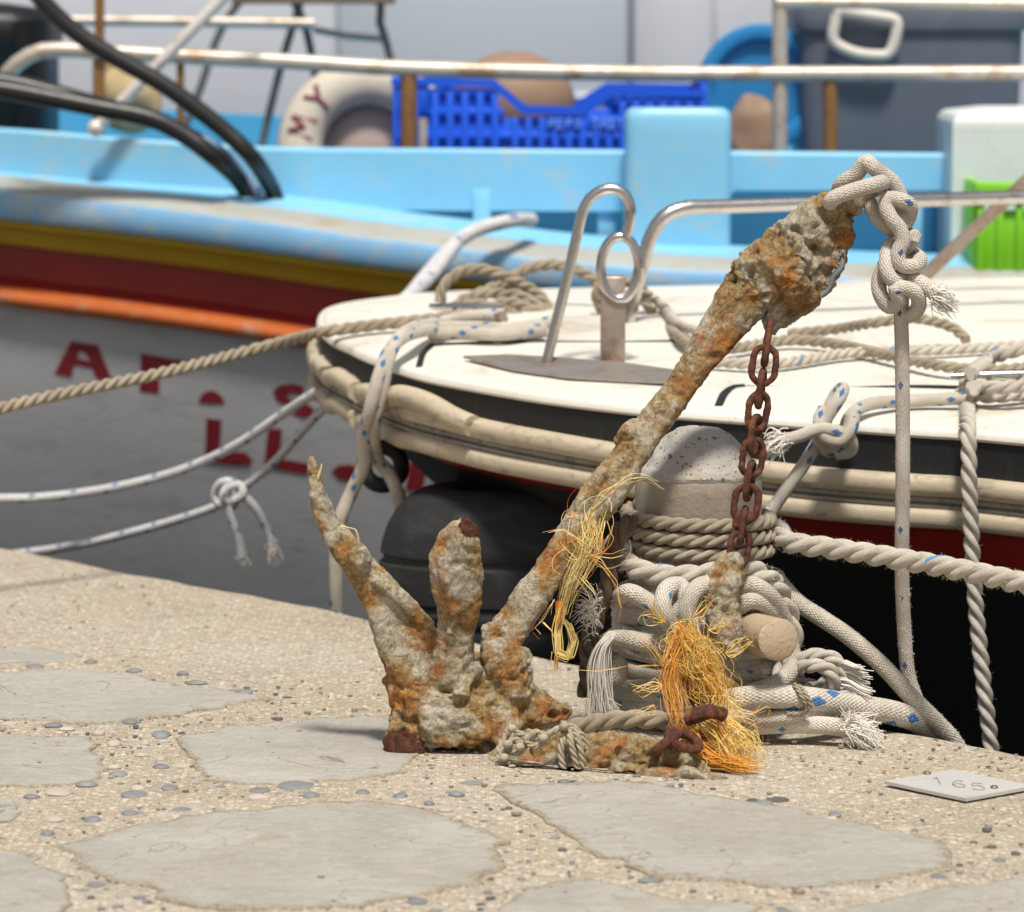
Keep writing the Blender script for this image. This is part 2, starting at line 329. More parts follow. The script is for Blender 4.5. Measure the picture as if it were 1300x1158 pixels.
def water_mat():
    t = NT('harbour_water'); p = t.pos()
    nb = t.bump(t.noise(p, 5, 4, 0.55, 0.5), 0.5, 0.05)
    return t.done((0.012, 0.022, 0.024), 0.08, nb)
M['water'] = water_mat()
def strand_mat(name, stops):
    t = NT(name); p = t.pos()
    at = t.n('ShaderNodeAttribute', attribute_name='tone').outputs['Fac']
    return t.done(t.ramp(at, stops), 0.6)
M['net'] = strand_mat('frayed_net_fibre', [(0.0, (0.22, 0.10, 0.035)), (0.10, (0.66, 0.19, 0.010)), (0.38, (0.74, 0.36, 0.03)), (0.7, (0.74, 0.50, 0.10)), (1.0, (0.78, 0.66, 0.32))])
M['fray_white'] = strand_mat('frayed_white_fibre', [(0.0, (0.55, 0.50, 0.43)), (1.0, (0.78, 0.74, 0.67))])
M['twine'] = paint('grey_net_twine', (0.47, 0.40, 0.29), 0.9, 0.4, 70, (0.20, 0.15, 0.09), 0.5, 60, bump=.6)

# ------------------------------------------------------------------ object helpers
WL = {}
def wloc(o): return WL.get(o.name, V((0, 0, 0))) if o else V((0, 0, 0))
def tag(o, label=None, cat=None, group=None, kind=None):
    if label: o['label'] = label
    if cat: o['category'] = cat
    if group: o['group'] = group
    if kind: o['kind'] = kind
    return o
def thing(name, label, cat, loc, group=None):
    o = bpy.data.objects.new(name, None); COL.objects.link(o); o.location = loc; o.empty_display_size = 0.05
    WL[o.name] = V(loc)
    return tag(o, label, cat, group)
class MB:
    def __init__(s): s.v = []; s.f = []; s.uv = []; s.mi = []; s.att = {}; s.flat = False
    def quadgrid(s, rows, closed_u=False, uvf=None, mi=0, cap=False):
        b = len(s.v); n = len(rows[0])
        for r in rows: s.v.extend(r)
        for i in range(len(rows) - 1):
            for j in range(n if closed_u else n - 1):
                k = (j + 1) % n
                s.f.append((b + i * n + j, b + i * n + k, b + (i + 1) * n + k, b + (i + 1) * n + j)); s.mi.append(mi)
                if uvf: s.uv.append((uvf(i, j), uvf(i, j + 1), uvf(i + 1, j + 1), uvf(i + 1, j)))
                else: s.uv.append(((0, 0),) * 4)
        if cap:
            for i, rev in ((0, True), (len(rows) - 1, False)):
                ids = [b + i * n + j for j in range(n)]
                s.f.append(tuple(reversed(ids)) if rev else tuple(ids)); s.mi.append(mi); s.uv.append(((0, 0),) * n)
    def face(s, pts, mi=0):
        b = len(s.v); s.v.extend(pts); s.f.append(tuple(range(b, b + len(pts)))); s.mi.append(mi); s.uv.append(((0, 0),) * len(pts))
    def box(s, c, size, rot=None, mi=0, bev=0.0):
        # box with chamfered vertical profile: rows of an octagon-ish loop, so edges catch light
        sx, sy, sz = size[0] / 2, size[1] / 2, size[2] / 2
        bv = min(bev, sx * .9, sy * .9, sz * .9) if bev else min(sx, sy, sz) * 0.08
        def loop(ix, z):
            a, b = sx - ix, sy - ix; k = bv * 0.6
            return [V(q) for q in ((-a + k, -b, z), (a - k, -b, z), (a, -b + k, z), (a, b - k, z), (a - k, b, z), (-a + k, b, z), (-a, b - k, z), (-a, -b + k, z))]
        rows = [loop(bv, -sz), loop(bv * .3, -sz + bv * .3), loop(0, -sz + bv), loop(0, sz - bv), loop(bv * .3, sz - bv * .3), loop(bv, sz)]
        c = V(c)
        rows = [[(rot @ q if rot else q) + c for q in r] for r in rows]
        s.quadgrid(rows, True, None, mi, True)
    def tube(s, pts, rad, n=10, mi=0, uvr=None, prof=None, twist=0.0, cap=True, ell=None):
        m = len(pts)
        if m < 2: return
        T = []
        for i in range(m):
            t = pts[min(i + 1, m - 1)] - pts[max(i - 1, 0)]
            T.append(t.normalized() if t.length > 1e-9 else V((0, 0, 1)))
        ref = V((0, 0, 1)) if abs(T[0].z) < 0.9 else V((0, 1, 0))
        nn = (ref - T[0] * ref.dot(T[0])).normalized()
        rows, L, acc, Ls = [], 0.0, 0.0, []
        for i in range(m):
            if i:
                L += (pts[i] - pts[i - 1]).length
                nn = nn - T[i] * nn.dot(T[i])
                nn = nn.normalized() if nn.length > 1e-6 else V((1, 0, 0))
            bb = T[i].cross(nn); r = rad(i / (m - 1)) if callable(rad) else rad
            a0 = twist * L; row = []
            for j in range(n):
                a = 2 * math.pi * j / n
                k = r * (prof[j] if prof else 1.0)
                row.append(pts[i] + nn * (math.cos(a + a0) * k) + bb * (math.sin(a + a0) * k))
            rows.append(row); Ls.append(L)
        rr = uvr or (rad if not callable(rad) else rad(0.5)); c = 2 * math.pi * rr
        s.quadgrid(rows, True, lambda i, j: (j / n, Ls[i] / c), mi, cap)
    def lathe(s, c, prof, n=48, mi=0, wob=0.0):
        rows = []
        for r, z in prof:
            rows.append([V((c[0] + r * math.cos(2 * math.pi * j / n), c[1] + r * math.sin(2 * math.pi * j / n), c[2] + z)) for j in range(n)])
        if wob:
            for row in rows:
                for q in row: q += N.noise_vector(q * 18) * wob
        s.quadgrid(rows, True, None, mi, True)
    def ball(s, c, r, n=16, mi=0, axes=None):
        c = V(c); rows = []
        rx, ry, rz = (r, r, r) if isinstance(r, (int, float)) else r
        for i in range(1, n):
            ph = math.pi * i / n - math.pi / 2
            rows.append([c + V((rx * math.cos(ph) * math.cos(2 * math.pi * j / (2 * n)), ry * math.cos(ph) * math.sin(2 * math.pi * j / (2 * n)), rz * math.sin(ph))) for j in range(2 * n)])
        s.quadgrid(rows, True, None, mi, True)
    def prism(s, loop, d, mi=0):
        d = V(d); n = len(loop); b = len(s.v)
        s.v.extend(loop); s.v.extend([q + d for q in loop])
        s.f.append(tuple(range(b, b + n))); s.f.append(tuple(reversed(range(b + n, b + 2 * n)))); s.mi += [mi, mi]; s.uv += [((0, 0),) * n] * 2
        for j in range(n):
            k = (j + 1) % n
            s.f.append((b + j, b + n + j, b + n + k, b + k)); s.mi.append(mi); s.uv.append(((0, 0),) * 4)
    def build(s, name, mats, parent=None, smooth=True, base=None, flip=True):
        off = wloc(parent)
        if parent is None and base is not None: off = V(base)
        if parent is None and base is None and s.v:
            xs = [q.x for q in s.v]; ys = [q.y for q in s.v]
            off = V(((min(xs) + max(xs)) / 2, (min(ys) + max(ys)) / 2, min(q.z for q in s.v)))
        me = bpy.data.meshes.new(name)
        me.from_pydata([q - off for q in s.v], [], s.f)
        ul = me.uv_layers.new(name='UVMap')
        k = 0; flatuv = [0.0] * (2 * len(me.loops))
        for q in s.uv:
            for (a, b) in q:
                flatuv[k] = a; flatuv[k + 1] = b; k += 2
        ul.data.foreach_set('uv', flatuv)
        if not isinstance(mats, (list, tuple)): mats = [mats]
        for m_ in mats: me.materials.append(m_)
        me.polygons.foreach_set('material_index', s.mi)
        for an, vals in s.att.items():
            at = me.attributes.new(an, 'FLOAT', 'POINT'); at.data.foreach_set('value', vals)
        if flip:
            bm = bmesh.new(); bm.from_mesh(me); bmesh.ops.recalc_face_normals(bm, faces=bm.faces); bm.to_mesh(me); bm.free()
        if smooth:
            me.polygons.foreach_set('use_smooth', [True] * len(me.polygons))
            try: me.set_sharp_from_angle(angle=R(42))
            except Exception: pass
        me.update()
        o = bpy.data.objects.new(name, me); COL.objects.link(o)
        if parent: o.parent = parent; WL[o.name] = off
        else: o.location = off; WL[o.name] = V(off)
        return o

def catmull(pts, ds, closed=False):
    pts = [V(q) for q in pts]; out = []; m = len(pts)
    for i in range(m - 1):
        p0 = pts[i - 1] if i else pts[0] * 2 - pts[1]
        p1, p2 = pts[i], pts[i + 1]
        p3 = pts[i + 2] if i + 2 < m else pts[-1] * 2 - pts[-2]
        L = (p2 - p1).length; k = max(2, int(L / ds))
        # centripetal-like tangents keep knots tidy
        for j in range(k):
            t = j / k; t2, t3 = t * t, t * t * t
            out.append(0.5 * ((2 * p1) + (p2 - p0) * t + (2 * p0 - 5 * p1 + 4 * p2 - p3) * t2 + (3 * p1 - p0 - 3 * p2 + p3) * t3))
    out.append(pts[-1])
    # even resample
    res = [out[0]]; acc = 0.0
    for a, b in zip(out, out[1:]):
        L = (b - a).length
        if L < 1e-9: continue
        pos = ds - acc
        while pos <= L:
            res.append(a.lerp(b, pos / L)); pos += ds
        acc = (acc + L) % ds if False else L - (pos - ds)
    if (res[-1] - out[-1]).length > ds * 0.3: res.append(out[-1])
    return res

def lobes(n, d=0.5, rs=0.53):
    pr = []
    for j in range(n):
        a = (j / n * 2 * math.pi) % (2 * math.pi / 3) - math.pi / 3
        pr.append(d * math.cos(a) + math.sqrt(max(1e-6, rs * rs - (d * math.sin(a)) ** 2)))
    return pr
LOBE = lobes(30)
def rope_into(mb, pts, r, kind='braid', ds=None, wob=0.0, fuzz=0, fuzz_len=0.006, seed=0):
    ds = ds or r * (0.3 if kind == 'laid' else 0.4)
    path = catmull(pts, ds)
    if wob: path = [q + N.noise_vector(q * 9 + V((seed, 0, 0))) * wob for q in path]
    if kind == 'laid': mb.tube(path, r, 30, uvr=r, prof=LOBE, twist=-2 * math.pi / (6.6 * r))
    else: mb.tube(path, r, 18, uvr=r)
    rnd = random.Random(seed + 11)
    for _ in range(fuzz):
        i = rnd.randrange(1, len(path) - 1); t = (path[i + 1] - path[i - 1]).normalized()
        d = V((rnd.gauss(0, 1), rnd.gauss(0, 1), rnd.gauss(0, 1))); d = (d - t * d.dot(t))
        if d.length < 0.1: continue
        d.normalize(); a = path[i] + d * r * 0.93; L = fuzz_len * (0.4 + rnd.random())
        tip = a + d * L * rnd.uniform(0.4, 1) + t * L * rnd.uniform(-1, 1); mid = (a + tip) / 2 + d * L * 0.25
        ww = t.cross(d) * 0.00032
        b = len(mb.v); mb.v.extend([a - ww, a + ww, mid + ww * .7, mid - ww * .7, tip])
        mb.f.append((b, b + 1, b + 2, b + 3)); mb.f.append((b + 3, b + 2, b + 4)); mb.mi += [0, 0]
        mb.uv.append(((0.6, 0.3),) * 4); mb.uv.append(((0.6, 0.3),) * 3)
    return path
def rope(name, label, pts, r, kind, mat, parent=None, wob=0.0, fuzz=0, fuzz_len=0.006, seed=0, cat='rope', group=None, paths=None):
    mb = MB(); rope_into(mb, pts, r, kind, None, wob, fuzz, fuzz_len, seed)
    for k, q in enumerate(paths or []): rope_into(mb, q, r, kind, None, wob, fuzz // 3, fuzz_len, seed + k + 1)
    o = mb.build(name, mat, parent, flip=False)
    if parent is None: tag(o, label, cat, group)
    return o

class Strands(MB):
    def __init__(s): super().__init__(); s.att = {'tone': []}
    def strand(s, pts, r, tone, n=3):
        if random.random() < .14: tone *= .08
        b = len(s.v); MB.tube(s, pts, lambda t: r * (1 - 0.6 * t), n, cap=False)
        s.att['tone'] += [max(0, min(1, tone))] * (len(s.v) - b)
def tuft_end(st, base, direc, L, spread, count, r=0.0007, tone=(0.3, 1.0), seed=0, droop=0.0):
    rnd = random.Random(seed); direc = V(direc).normalized()
    for _ in range(count):
        d = (direc + V((rnd.gauss(0, 1), rnd.gauss(0, 1), rnd.gauss(0, 1))) * spread).normalized()
        a = V(base) + V((rnd.gauss(0, 1), rnd.gauss(0, 1), rnd.gauss(0, 1))) * 0.005
        LL = L * rnd.uniform(0.55, 1.1); wv = V((rnd.gauss(0, 1), rnd.gauss(0, 1), rnd.gauss(0, 1))) * LL * 0.13
        pts = [a + d * LL * k / 6 + wv * math.sin(k / 6 * math.pi) + V((0, 0, -droop * LL * (k / 6) ** 2)) for k in range(7)]
        st.strand(pts, r, rnd.uniform(*tone))
# ------------------------------------------------------------------ SETTING: quay, water
EP = [G(0, 693), G(200, 732), G(430, 775), G(670, 828), G(800, 856), G(960, 890), G(1100, 921), G(1212, 938), G(1300, 956)]
d0 = (EP[0] - EP[2]).normalized(); d1 = (EP[-1] - EP[-3]).normalized()
EDGE = [EP[0] + d0 * 5, EP[0] + d0 * 2, EP[0] + d0 * .7] + EP + [EP[-1] + d1 * .5, EP[-1] + d1 * 1.5, EP[-1] + d1 * 4]
edge = catmull(EDGE, 0.012)
def edge_y(x):
    for a, b in zip(edge, edge[1:]):
        if a.x <= x <= b.x or b.x <= x <= a.x:
            t = (x - a.x) / (b.x - a.x) if abs(b.x - a.x) > 1e-9 else 0
            return a.y + (b.y - a.y) * t
    return edge[-1].y
mb = MB(); rows = []
nrm = V((0.79, 0.61, 0)).normalized()
for lev in range(20):
    row = []
    for i, e in enumerate(edge):
        k = N.noise(V((e.x * 7, e.y * 7, 3))) * 0.006 + N.noise(V((e.x * 31, e.y * 31, 1))) * 0.003
        r = 0.018 + N.noise(V((e.x * 12, e.y * 12, 9))) * 0.008
        q = e + nrm * k
        if lev == 0: p_ = q + V((0, 0, -1.6))
        elif lev == 1: p_ = q + V((0, 0, -.3))
        elif lev == 2: p_ = q + V((0, 0, -.08))
        elif lev <= 8:
            a = (lev - 3) / 5 * math.pi / 2
            p_ = q - nrm * (r * (1 - math.cos(a))) + V((0, 0, -r + r * math.sin(a)))
        else:
            dd = (0.035, 0.06, 0.10, 0.17, 0.28, 0.45, 0.8, 1.5, 3.0, 6.0, 11.0)[lev - 9]
            dirv = nrm.lerp(V((0, 1, 0)), min(1, dd / 3)).normalized()
            p_ = q - dirv * dd
            p_.z = N.noise(V((p_.x * 2.2, p_.y * 2.2, 5))) * 0.0035 * min(1, dd * 8)
        row.append(p_)
    rows.append(row)
mb.quadgrid(rows)
quay = mb.build('quay', M['concrete'], base=(0, 3, 0)); tag(quay, kind='structure')

def slab(poly, h, seed):
    pts = [G(x, y) for x, y in poly]
    pts.append(pts[0]); ol = []
    for a, b in zip(pts, pts[1:]):
        n = max(2, int((b - a).length / 0.015))
        for j in range(n): ol.append(a.lerp(b, j / n))
    # soften corners, then roughen
    for _ in range(3): ol = [(ol[i - 1] + ol[i] * 2 + ol[(i + 1) % len(ol)]) / 4 for i in range(len(ol))]
    c = sum(ol, V((0, 0, 0))) / len(ol)
    ol = [q + N.noise_vector(V((q.x * 14, q.y * 14, seed))) * 0.022 + N.noise_vector(V((q.x * 40, q.y * 40, seed))) * 0.013 + N.noise_vector(V((q.x * 110, q.y * 110, seed))) * 0.004 for q in ol]
    mb = MB(); rows = []; mb.att = {'edge': []}
    for sc, z in ((1.0, -0.02), (1.0, h - 0.0022), (0.994, h - 0.0006), (0.975, h), (0.93, h), (0.86, h), (0.75, h + .0006), (0.55, h), (0.3, h), (0.08, h)):
        row = []
        for q in ol:
            p_ = c + (q - c) * sc; p_.z = z
            if z > 0: p_.z += N.noise(V((p_.x * 16, p_.y * 16, seed))) * 0.0018 + N.noise(V((p_.x * 50, p_.y * 50, seed))) * 0.0009
            row.append(p_)
        mb.att['edge'] += [min(1.0, (1 - sc) * 7)] * len(row); rows.append(row)
    mb.quadgrid(rows, True, None, 0, True)
    mb.build('flagstone', M['slab'], quay)
SLABS = [
 [(-120, 862), (0, 856), (60, 851), (135, 851), (185, 862), (215, 869), (290, 877), (342, 889), (300, 897), (225, 907), (150, 919), (110, 921), (60, 917), (0, 913), (-110, 908)],
 [(-150, 945), (0, 936), (60, 932), (112, 937), (128, 958), (134, 975), (138, 992), (90, 997), (0, 998), (-120, 990)],
 [(222, 937), (262, 926), (330, 920), (405, 911), (470, 912), (520, 920), (540, 945), (525, 970), (500, 984), (455, 992), (392, 995), (330, 1000), (288, 1001), (262, 985), (240, 965), (228, 948)],
 [(70, 1070), (140, 1052), (230, 1038), (330, 1026), (430, 1018), (510, 1021), (575, 1036), (622, 1060), (640, 1090), (600, 1125), (480, 1150), (300, 1160), (170, 1130), (100, 1100)],
 [(604, 1000), (660, 996), (770, 994), (860, 1000), (960, 1020), (1050, 1042), (1140, 1057), (1200, 1075), (1210, 1100), (1120, 1122), (980, 1128), (860, 1118), (770, 1090), (735, 1068), (712, 1050), (680, 1034), (625, 1014)],
 [(-90, 1018), (0, 1008), (28, 1013), (40, 1030), (20, 1044), (-80, 1050)],
 [(-100, 833), (0, 824), (55, 826), (108, 834), (70, 842), (0, 846), (-90, 846)],
 [(-140, 1085), (-20, 1072), (45, 1085), (75, 1115), (110, 1145), (60, 1185), (-120, 1190)],
 [(660, 1128), (740, 1118), (850, 1140), (960, 1150), (1000, 1185), (800, 1230), (640, 1210), (630, 1160)],
 [(1080, 1150), (1180, 1130), (1330, 1108), (1450, 1130), (1420, 1200), (1200, 1220), (1060, 1190)],
 [(130, 1178), (300, 1180), (480, 1172), (590, 1180), (580, 1260), (300, 1300), (120, 1260)],
]
for i, s_ in enumerate(SLABS): slab(s_, 0.0022, i * 3.7 + 1)

# pebbles set into the joints between the slabs, and loose grit (uncountable)
def inside(pt, poly):
    x, y = pt; c = False
    for i in range(len(poly)):
        (x1, y1), (x2, y2) = poly[i - 1], poly[i]
        if (y1 > y) != (y2 > y) and x < (x2 - x1) * (y - y1) / (y2 - y1) + x1: c = not c
    return c
rnd = random.Random(5)
def near_slab(px, py, grow):
    for poly in SLABS:
        cx = sum(q[0] for q in poly) / len(poly); cy = sum(q[1] for q in poly) / len(poly)
        if inside((px, py), [(cx + (x - cx) * grow, cy + (y - cy) * grow) for x, y in poly]): return True
    return False
mb = MB()
hand = [(75, 1008, 26), (170, 1010, 24), (110, 998, 20), (150, 985, 19), (145, 976, 16), (68, 923, 18), (85, 927, 16), (125, 933, 14), (205, 934, 20), (145, 946, 16), (250, 868, 20), (170, 853, 18), (115, 842, 16), (45, 848, 18), (232, 857, 12),
        (375, 999, 34), (330, 1005, 22), (508, 1012, 16), (580, 1010, 15), (460, 1008, 14), (565, 1030, 14), (70, 1042, 24), (118, 1042, 18), (40, 1013, 18), (165, 1034, 16), (255, 935, 18), (310, 880, 16), (970, 1022, 20), (1060, 1036, 16), (1055, 1042, 14), (215, 1002, 18), (545, 1022, 12), (395, 1012, 16), (165, 918, 15), (180, 960, 16), (205, 975, 15), (175, 1003, 17), (60, 1060, 14)]
for px, py, wpx in hand: 
    if near_slab(px, py, 0.97): continue
    c = G(px, py); r = wpx * c.y / 5000 * .62
    mb.ball((c.x, c.y, 0.0012), (r * rnd.uniform(.9, 1.2), r * rnd.uniform(.7, 1.3), 0.0032 + rnd.random() * .002), 8, 0 if rnd.random() < .8 else 1)
for _ in range(1500):
    px = rnd.uniform(-150, 1400); py = rnd.uniform(822, 1230)
    if near_slab(px, py, 0.99) or not near_slab(px, py, 1.28): continue
    if px > 1000 and py < 1050: continue
    c = G(px, py); r = rnd.uniform(0.0022, 0.0055) if rnd.random() < .88 else rnd.uniform(0.006, 0.013)
    mb.ball((c.x, c.y, 0.0002), (r * rnd.uniform(.8, 1.4), r * rnd.uniform(.7, 1.5), 0.0014 + rnd.random() * .0016), 5, rnd.choice((0, 0, 1, 1, 1, 2)))
for q in mb.v: q += N.noise_vector(q * 60) * 0.0012
tag(mb.build('pebbles', [M['stone_grey'], M['stone_warm'], M['stone_dark']], base=(0, 4.8, 0)), 'small grey and tan pebbles set in the joints between the flagstones', 'pebbles', kind='stuff')
mb = MB()
for _ in range(1500):
    px = rnd.uniform(-100, 1380); py = rnd.uniform(720, 1158) if rnd.random() < .6 else rnd.gauss(930, 30)
    c = G(px, py)
    if c.y > edge_y(c.x) - 0.03: continue
    if near_slab(px, py, 1.0) and rnd.random() < .75: continue
    r = rnd.uniform(0.0010, 0.0028) * (2.0 if rnd.random() < .05 else 1)
    mb.ball((c.x, c.y, 0.001 + r * .4), (r * rnd.uniform(.8, 1.6), r * rnd.uniform(.8, 1.6), r * .7), 3, rnd.choice((0, 0, 1, 2)))
tag(mb.build('grit', [M['grit'], M['stone_warm'], M['ink']], smooth=False, base=(0, 4.8, 0)), 'scattered sand grains and chips lying loose on the quay', 'grit', kind='stuff')
mb = MB(); mb.face([V((-60, 3, -.75)), V((60, 3, -.75)), V((60, 90, -.75)), V((-60, 90, -.75))])
tag(mb.build('water', M['water'], base=(0, 20, -.75)), kind='structure')

# number plate lying on the quay
pl = [G(1123, 999), G(1226, 1021), G(1312, 1005), G(1210, 984)]
mb = MB(); cpl = sum(pl, V((0, 0, 0))) / 4; cpl.z = 0.0
lo = [V((q.x, q.y, 0.003)) for q in pl]
np_ = thing('number_plate', 'thin grey metal plate engraved 165 lying near the quay edge', 'plate', cpl)
mb.prism(lo, (0, 0, 0.004)); mb.build('plate', M['plate'], np_, smooth=False)
eu = (pl[1] - pl[0]).normalized(); ev = (pl[3] - pl[0]).normalized(); ev = (ev - eu * ev.dot(eu)).normalized()
def on_plate(a, b, h=0.0075): # a along front edge 0..1, b along depth 0..1
    q = pl[0].lerp(pl[1], a) + (pl[3] - pl[0]) * b; return V((q.x, q.y, h))
DIG = {'1': [[(.12, .78), (.35, 1.0), (.35, 0.0)]],
       '6': [[(.75, .95), (.4, .95), (.1, .6), (.05, .25), (.3, 0), (.65, .05), (.75, .3), (.55, .5), (.2, .45), (.07, .3)]],
       '5': [[(.8, 1.0), (.25, 1.0), (.15, .58), (.5, .66), (.8, .42), (.7, .1), (.35, 0), (.05, .12)]]}
# digits read from the near right side of the plate: screen-right baseline
for k, ch in enumerate('165'):
    mb = MB()
    for line in DIG[ch]:
        pts = []
        for (a, b) in line:
            q = G(1186 + k * 24 + a * 21 - b * 4, 1003 + k * 3.6 - b * 8.5 + a * 1.5)
            pts.append(V((q.x, q.y, 0.0074)))
        mb.tube(catmull(pts, 0.002) if ch != '1' else pts, 0.00075, 5)
    mb.build('numeral', M['numeral'], np_)
for (px, py) in ((1177, 990), (1262, 1008)):
    q = G(px, py); mb = MB(); mb.lathe((q.x, q.y, 0.007), [(0.0, 0), (0.0046, 0.0), (0.0048, .0015), (0.0034, .003), (0.0005, .0035)], 16); mb.build('screw', M['screw'], np_)

# ------------------------------------------------------------------ BOLLARD
BC = V((P(885, 900, 5.03).x, 5.03, 0.0)); BR = 0.0815
RIMZ = P(885, 613, 4.95).z; TOPZ = P(885, 540, 5.03).z
bol = thing('bollard', 'squat concrete bollard with domed pitted top wrapped in ropes', 'bollard', BC)
mb = MB(); n = 16
prof = [(BR * .2, -0.02), (BR, -0.02)] + [(BR, RIMZ * k / n) for k in range(1, n)] + [(BR, RIMZ - .004), (BR - .002, RIMZ)]
mb.lathe(BC, prof + [(BR * .3, RIMZ)], 72, 0, 0.0006); mb.build('shaft', M['shaft'], bol)
dh = TOPZ - RIMZ; mb = MB()
prof = [(BR - .001, RIMZ - 0.001), (BR + .0005, RIMZ + .004), (BR - .004, RIMZ + .012)] + [(BR * s_, RIMZ + dh * z_) for s_, z_ in ((.89, .235), (.80, .40), (.705, .56), (.60, .71), (.47, .85), (.34, .935), (.22, .975), (.11, .993), (.02, 1.0))]
prof2 = []
for (a, b), (c_, d_) in zip(prof, prof[1:]):
    for k in range(3): prof2.append((a + (c_ - a) * k / 3, b + (d_ - b) * k / 3))
mb.lathe(BC, prof2 + [prof[-1]], 96, 0, 0.0014)
for q in mb.v: q += N.noise_vector(q * 55) * .0011 + N.noise_vector(q * 130) * .0006; q.z -= max(0, N.noise(q * 38) - .25) * .010
mb.build('domed_cap', M['dome'], bol)
pe = P(988, 812, 4.82); ps = P(925, 797, 4.97); dirp = (pe - ps).normalized()
mb = MB(); mb.tube([ps + dirp * ((pe - ps).length * k / 12) for k in range(13)] + [pe + dirp * .003], lambda t: 0.0265 if t < .93 else 0.0265 - (t - .93) * 0.06, 36)
mb.build('cross_bar', M['bar'], bol)

def ringpt(a, rad, z): return V((BC.x + rad * math.cos(a), BC.y + rad * math.sin(a), z))
def zf(py, y=4.93): return P(885, py, y).z
# three tan laid turns at the top (one rope, a helix)
z0, z1 = zf(667), zf(705); pts = []
for k in range(0, 3 * 24 + 1):
    a = math.pi * .5 + k / 24 * 2 * math.pi
    pts.append(ringpt(a, BR + 0.0105, z0 + 0.0085 - (z0 - z1) * k / 48 + 0.0012 * math.sin(a * 1.0 + 1)))
rope('coiled_rope', 'tan twisted rope in three tight turns near the top of the bollard', pts, 0.0094, 'laid', M['laid_tan'], fuzz=420, fuzz_len=.005, seed=1)
# white laid rope: comes from the right, goes behind the bollard and round the front below the tan turns
pts = [P(1420, 768, 4.62), P(1300, 741, 4.75), P(1210, 722, 4.84), P(1130, 708, 4.91), P(1060, 697, 4.96), P(1000, 688, 5.0)]
for k in range(0, 13):
    a = R(10) + R(200) * k / 12; pts.append(ringpt(a, BR + .0265, zf(690) - (zf(690) - zf(712)) * k / 12))
for px, py, y in ((786, 708, 4.97), (812, 724, 4.93), (850, 731, 4.908), (890, 730, 4.90), (930, 724, 4.90), (962, 727, 4.91), (985, 746, 4.935), (1000, 778, 4.95), (1006, 810, 4.95), (1000, 842, 4.945), (985, 868, 4.93), (962, 884, 4.915)):
    pts.append(P(px, py, y))
rope('mooring_line', 'thick white twisted line stretched right from the bollard towards the frame edge', pts, 0.0142, 'laid', M['laid_white'], fuzz=2600, fuzz_len=.0045, seed=2)
# white braided rope: many turns round the foot of the bollard
pts = []; turns = 9.6; n_ = int(turns * 20)
zt, zb = zf(752, 4.9), 0.014
for k in range(n_ + 1):
    a = -math.pi * .62 + k / 20 * 2 * math.pi; f = k / n_
    rad = BR + 0.014 + 0.007 * (0.5 + 0.5 * math.sin(k * 0.41)) + 0.013 * f + .003 * math.sin(k * 1.13)
    z = zt + (zb - zt) * f + 0.006 * math.sin(a + k * 0.05 + .8) + .002 * math.sin(k * .77)
    pts.append(ringpt(a, rad, max(z, 0.0115)))
fill = []
for k in range(5 * 20 + 1):
    a = math.pi * .45 + k / 20 * 2 * math.pi; f = k / 100
    fill.append(ringpt(a, BR + .012 + .018 * f + .004 * math.sin(k * .63), max(.012, zf(770, 4.9) - (zf(770, 4.9) - .03) * f + .005 * math.sin(a * 1.0 + 2))))
rope('wound_rope', 'white braided rope flecked blue wound many times round the bollard foot', pts, 0.0104, 'braid', M['braid_white'], fuzz=2200, fuzz_len=.004, seed=3, paths=[fill])
# bights tucked over the turns in front
loop = [P(782, 762, 4.95), P(800, 752, 4.90), P(830, 768, 4.885), P(858, 778, 4.87), P(872, 762, 4.865), P(862, 743, 4.875), P(845, 750, 4.86), P(842, 775, 4.85), P(856, 797, 4.862), P(878, 800, 4.855), P(872, 778, 4.845), P(880, 752, 4.845), P(897, 742, 4.86), P(912, 755, 4.872), P(905, 780, 4.868), P(885, 795, 4.875), P(900, 812, 4.90), P(950, 818, 4.93), P(990, 800, 4.98)]
rope('knotted_rope', 'white braided rope hitched in two bights across the bollard front', loop, 0.0114, 'braid', M['braid_white'], fuzz=260, fuzz_len=.005, seed=4)
loop = [P(925, 752, 4.90), P(950, 742, 4.895), P(972, 752, 4.90), P(990, 775, 4.925), P(1002, 812, 4.945), P(1006, 845, 4.935), P(985, 868, 4.905), P(950, 880, 4.885), P(915, 892, 4.875), P(885, 900, 4.885)]
loop2 = [P(930, 776, 4.895), P(955, 762, 4.89), P(978, 776, 4.915), P(985, 800, 4.94)]
loop3 = [P(1012, 838, 4.95), P(995, 862, 4.90), P(958, 884, 4.868), P(915, 902, 4.855), P(880, 905, 4.86)]
loop4 = [P(1005, 862, 4.93), P(970, 895, 4.86), P(925, 909, 4.845), P(870, 908, 4.85)]
rope('hitched_rope', 'white braided rope hitched behind the stub bar on the right of the bollard', loop, 0.0112, 'braid', M['braid_grey'], fuzz=260, fuzz_len=.005, seed=5, paths=[loop2, loop3, loop4])
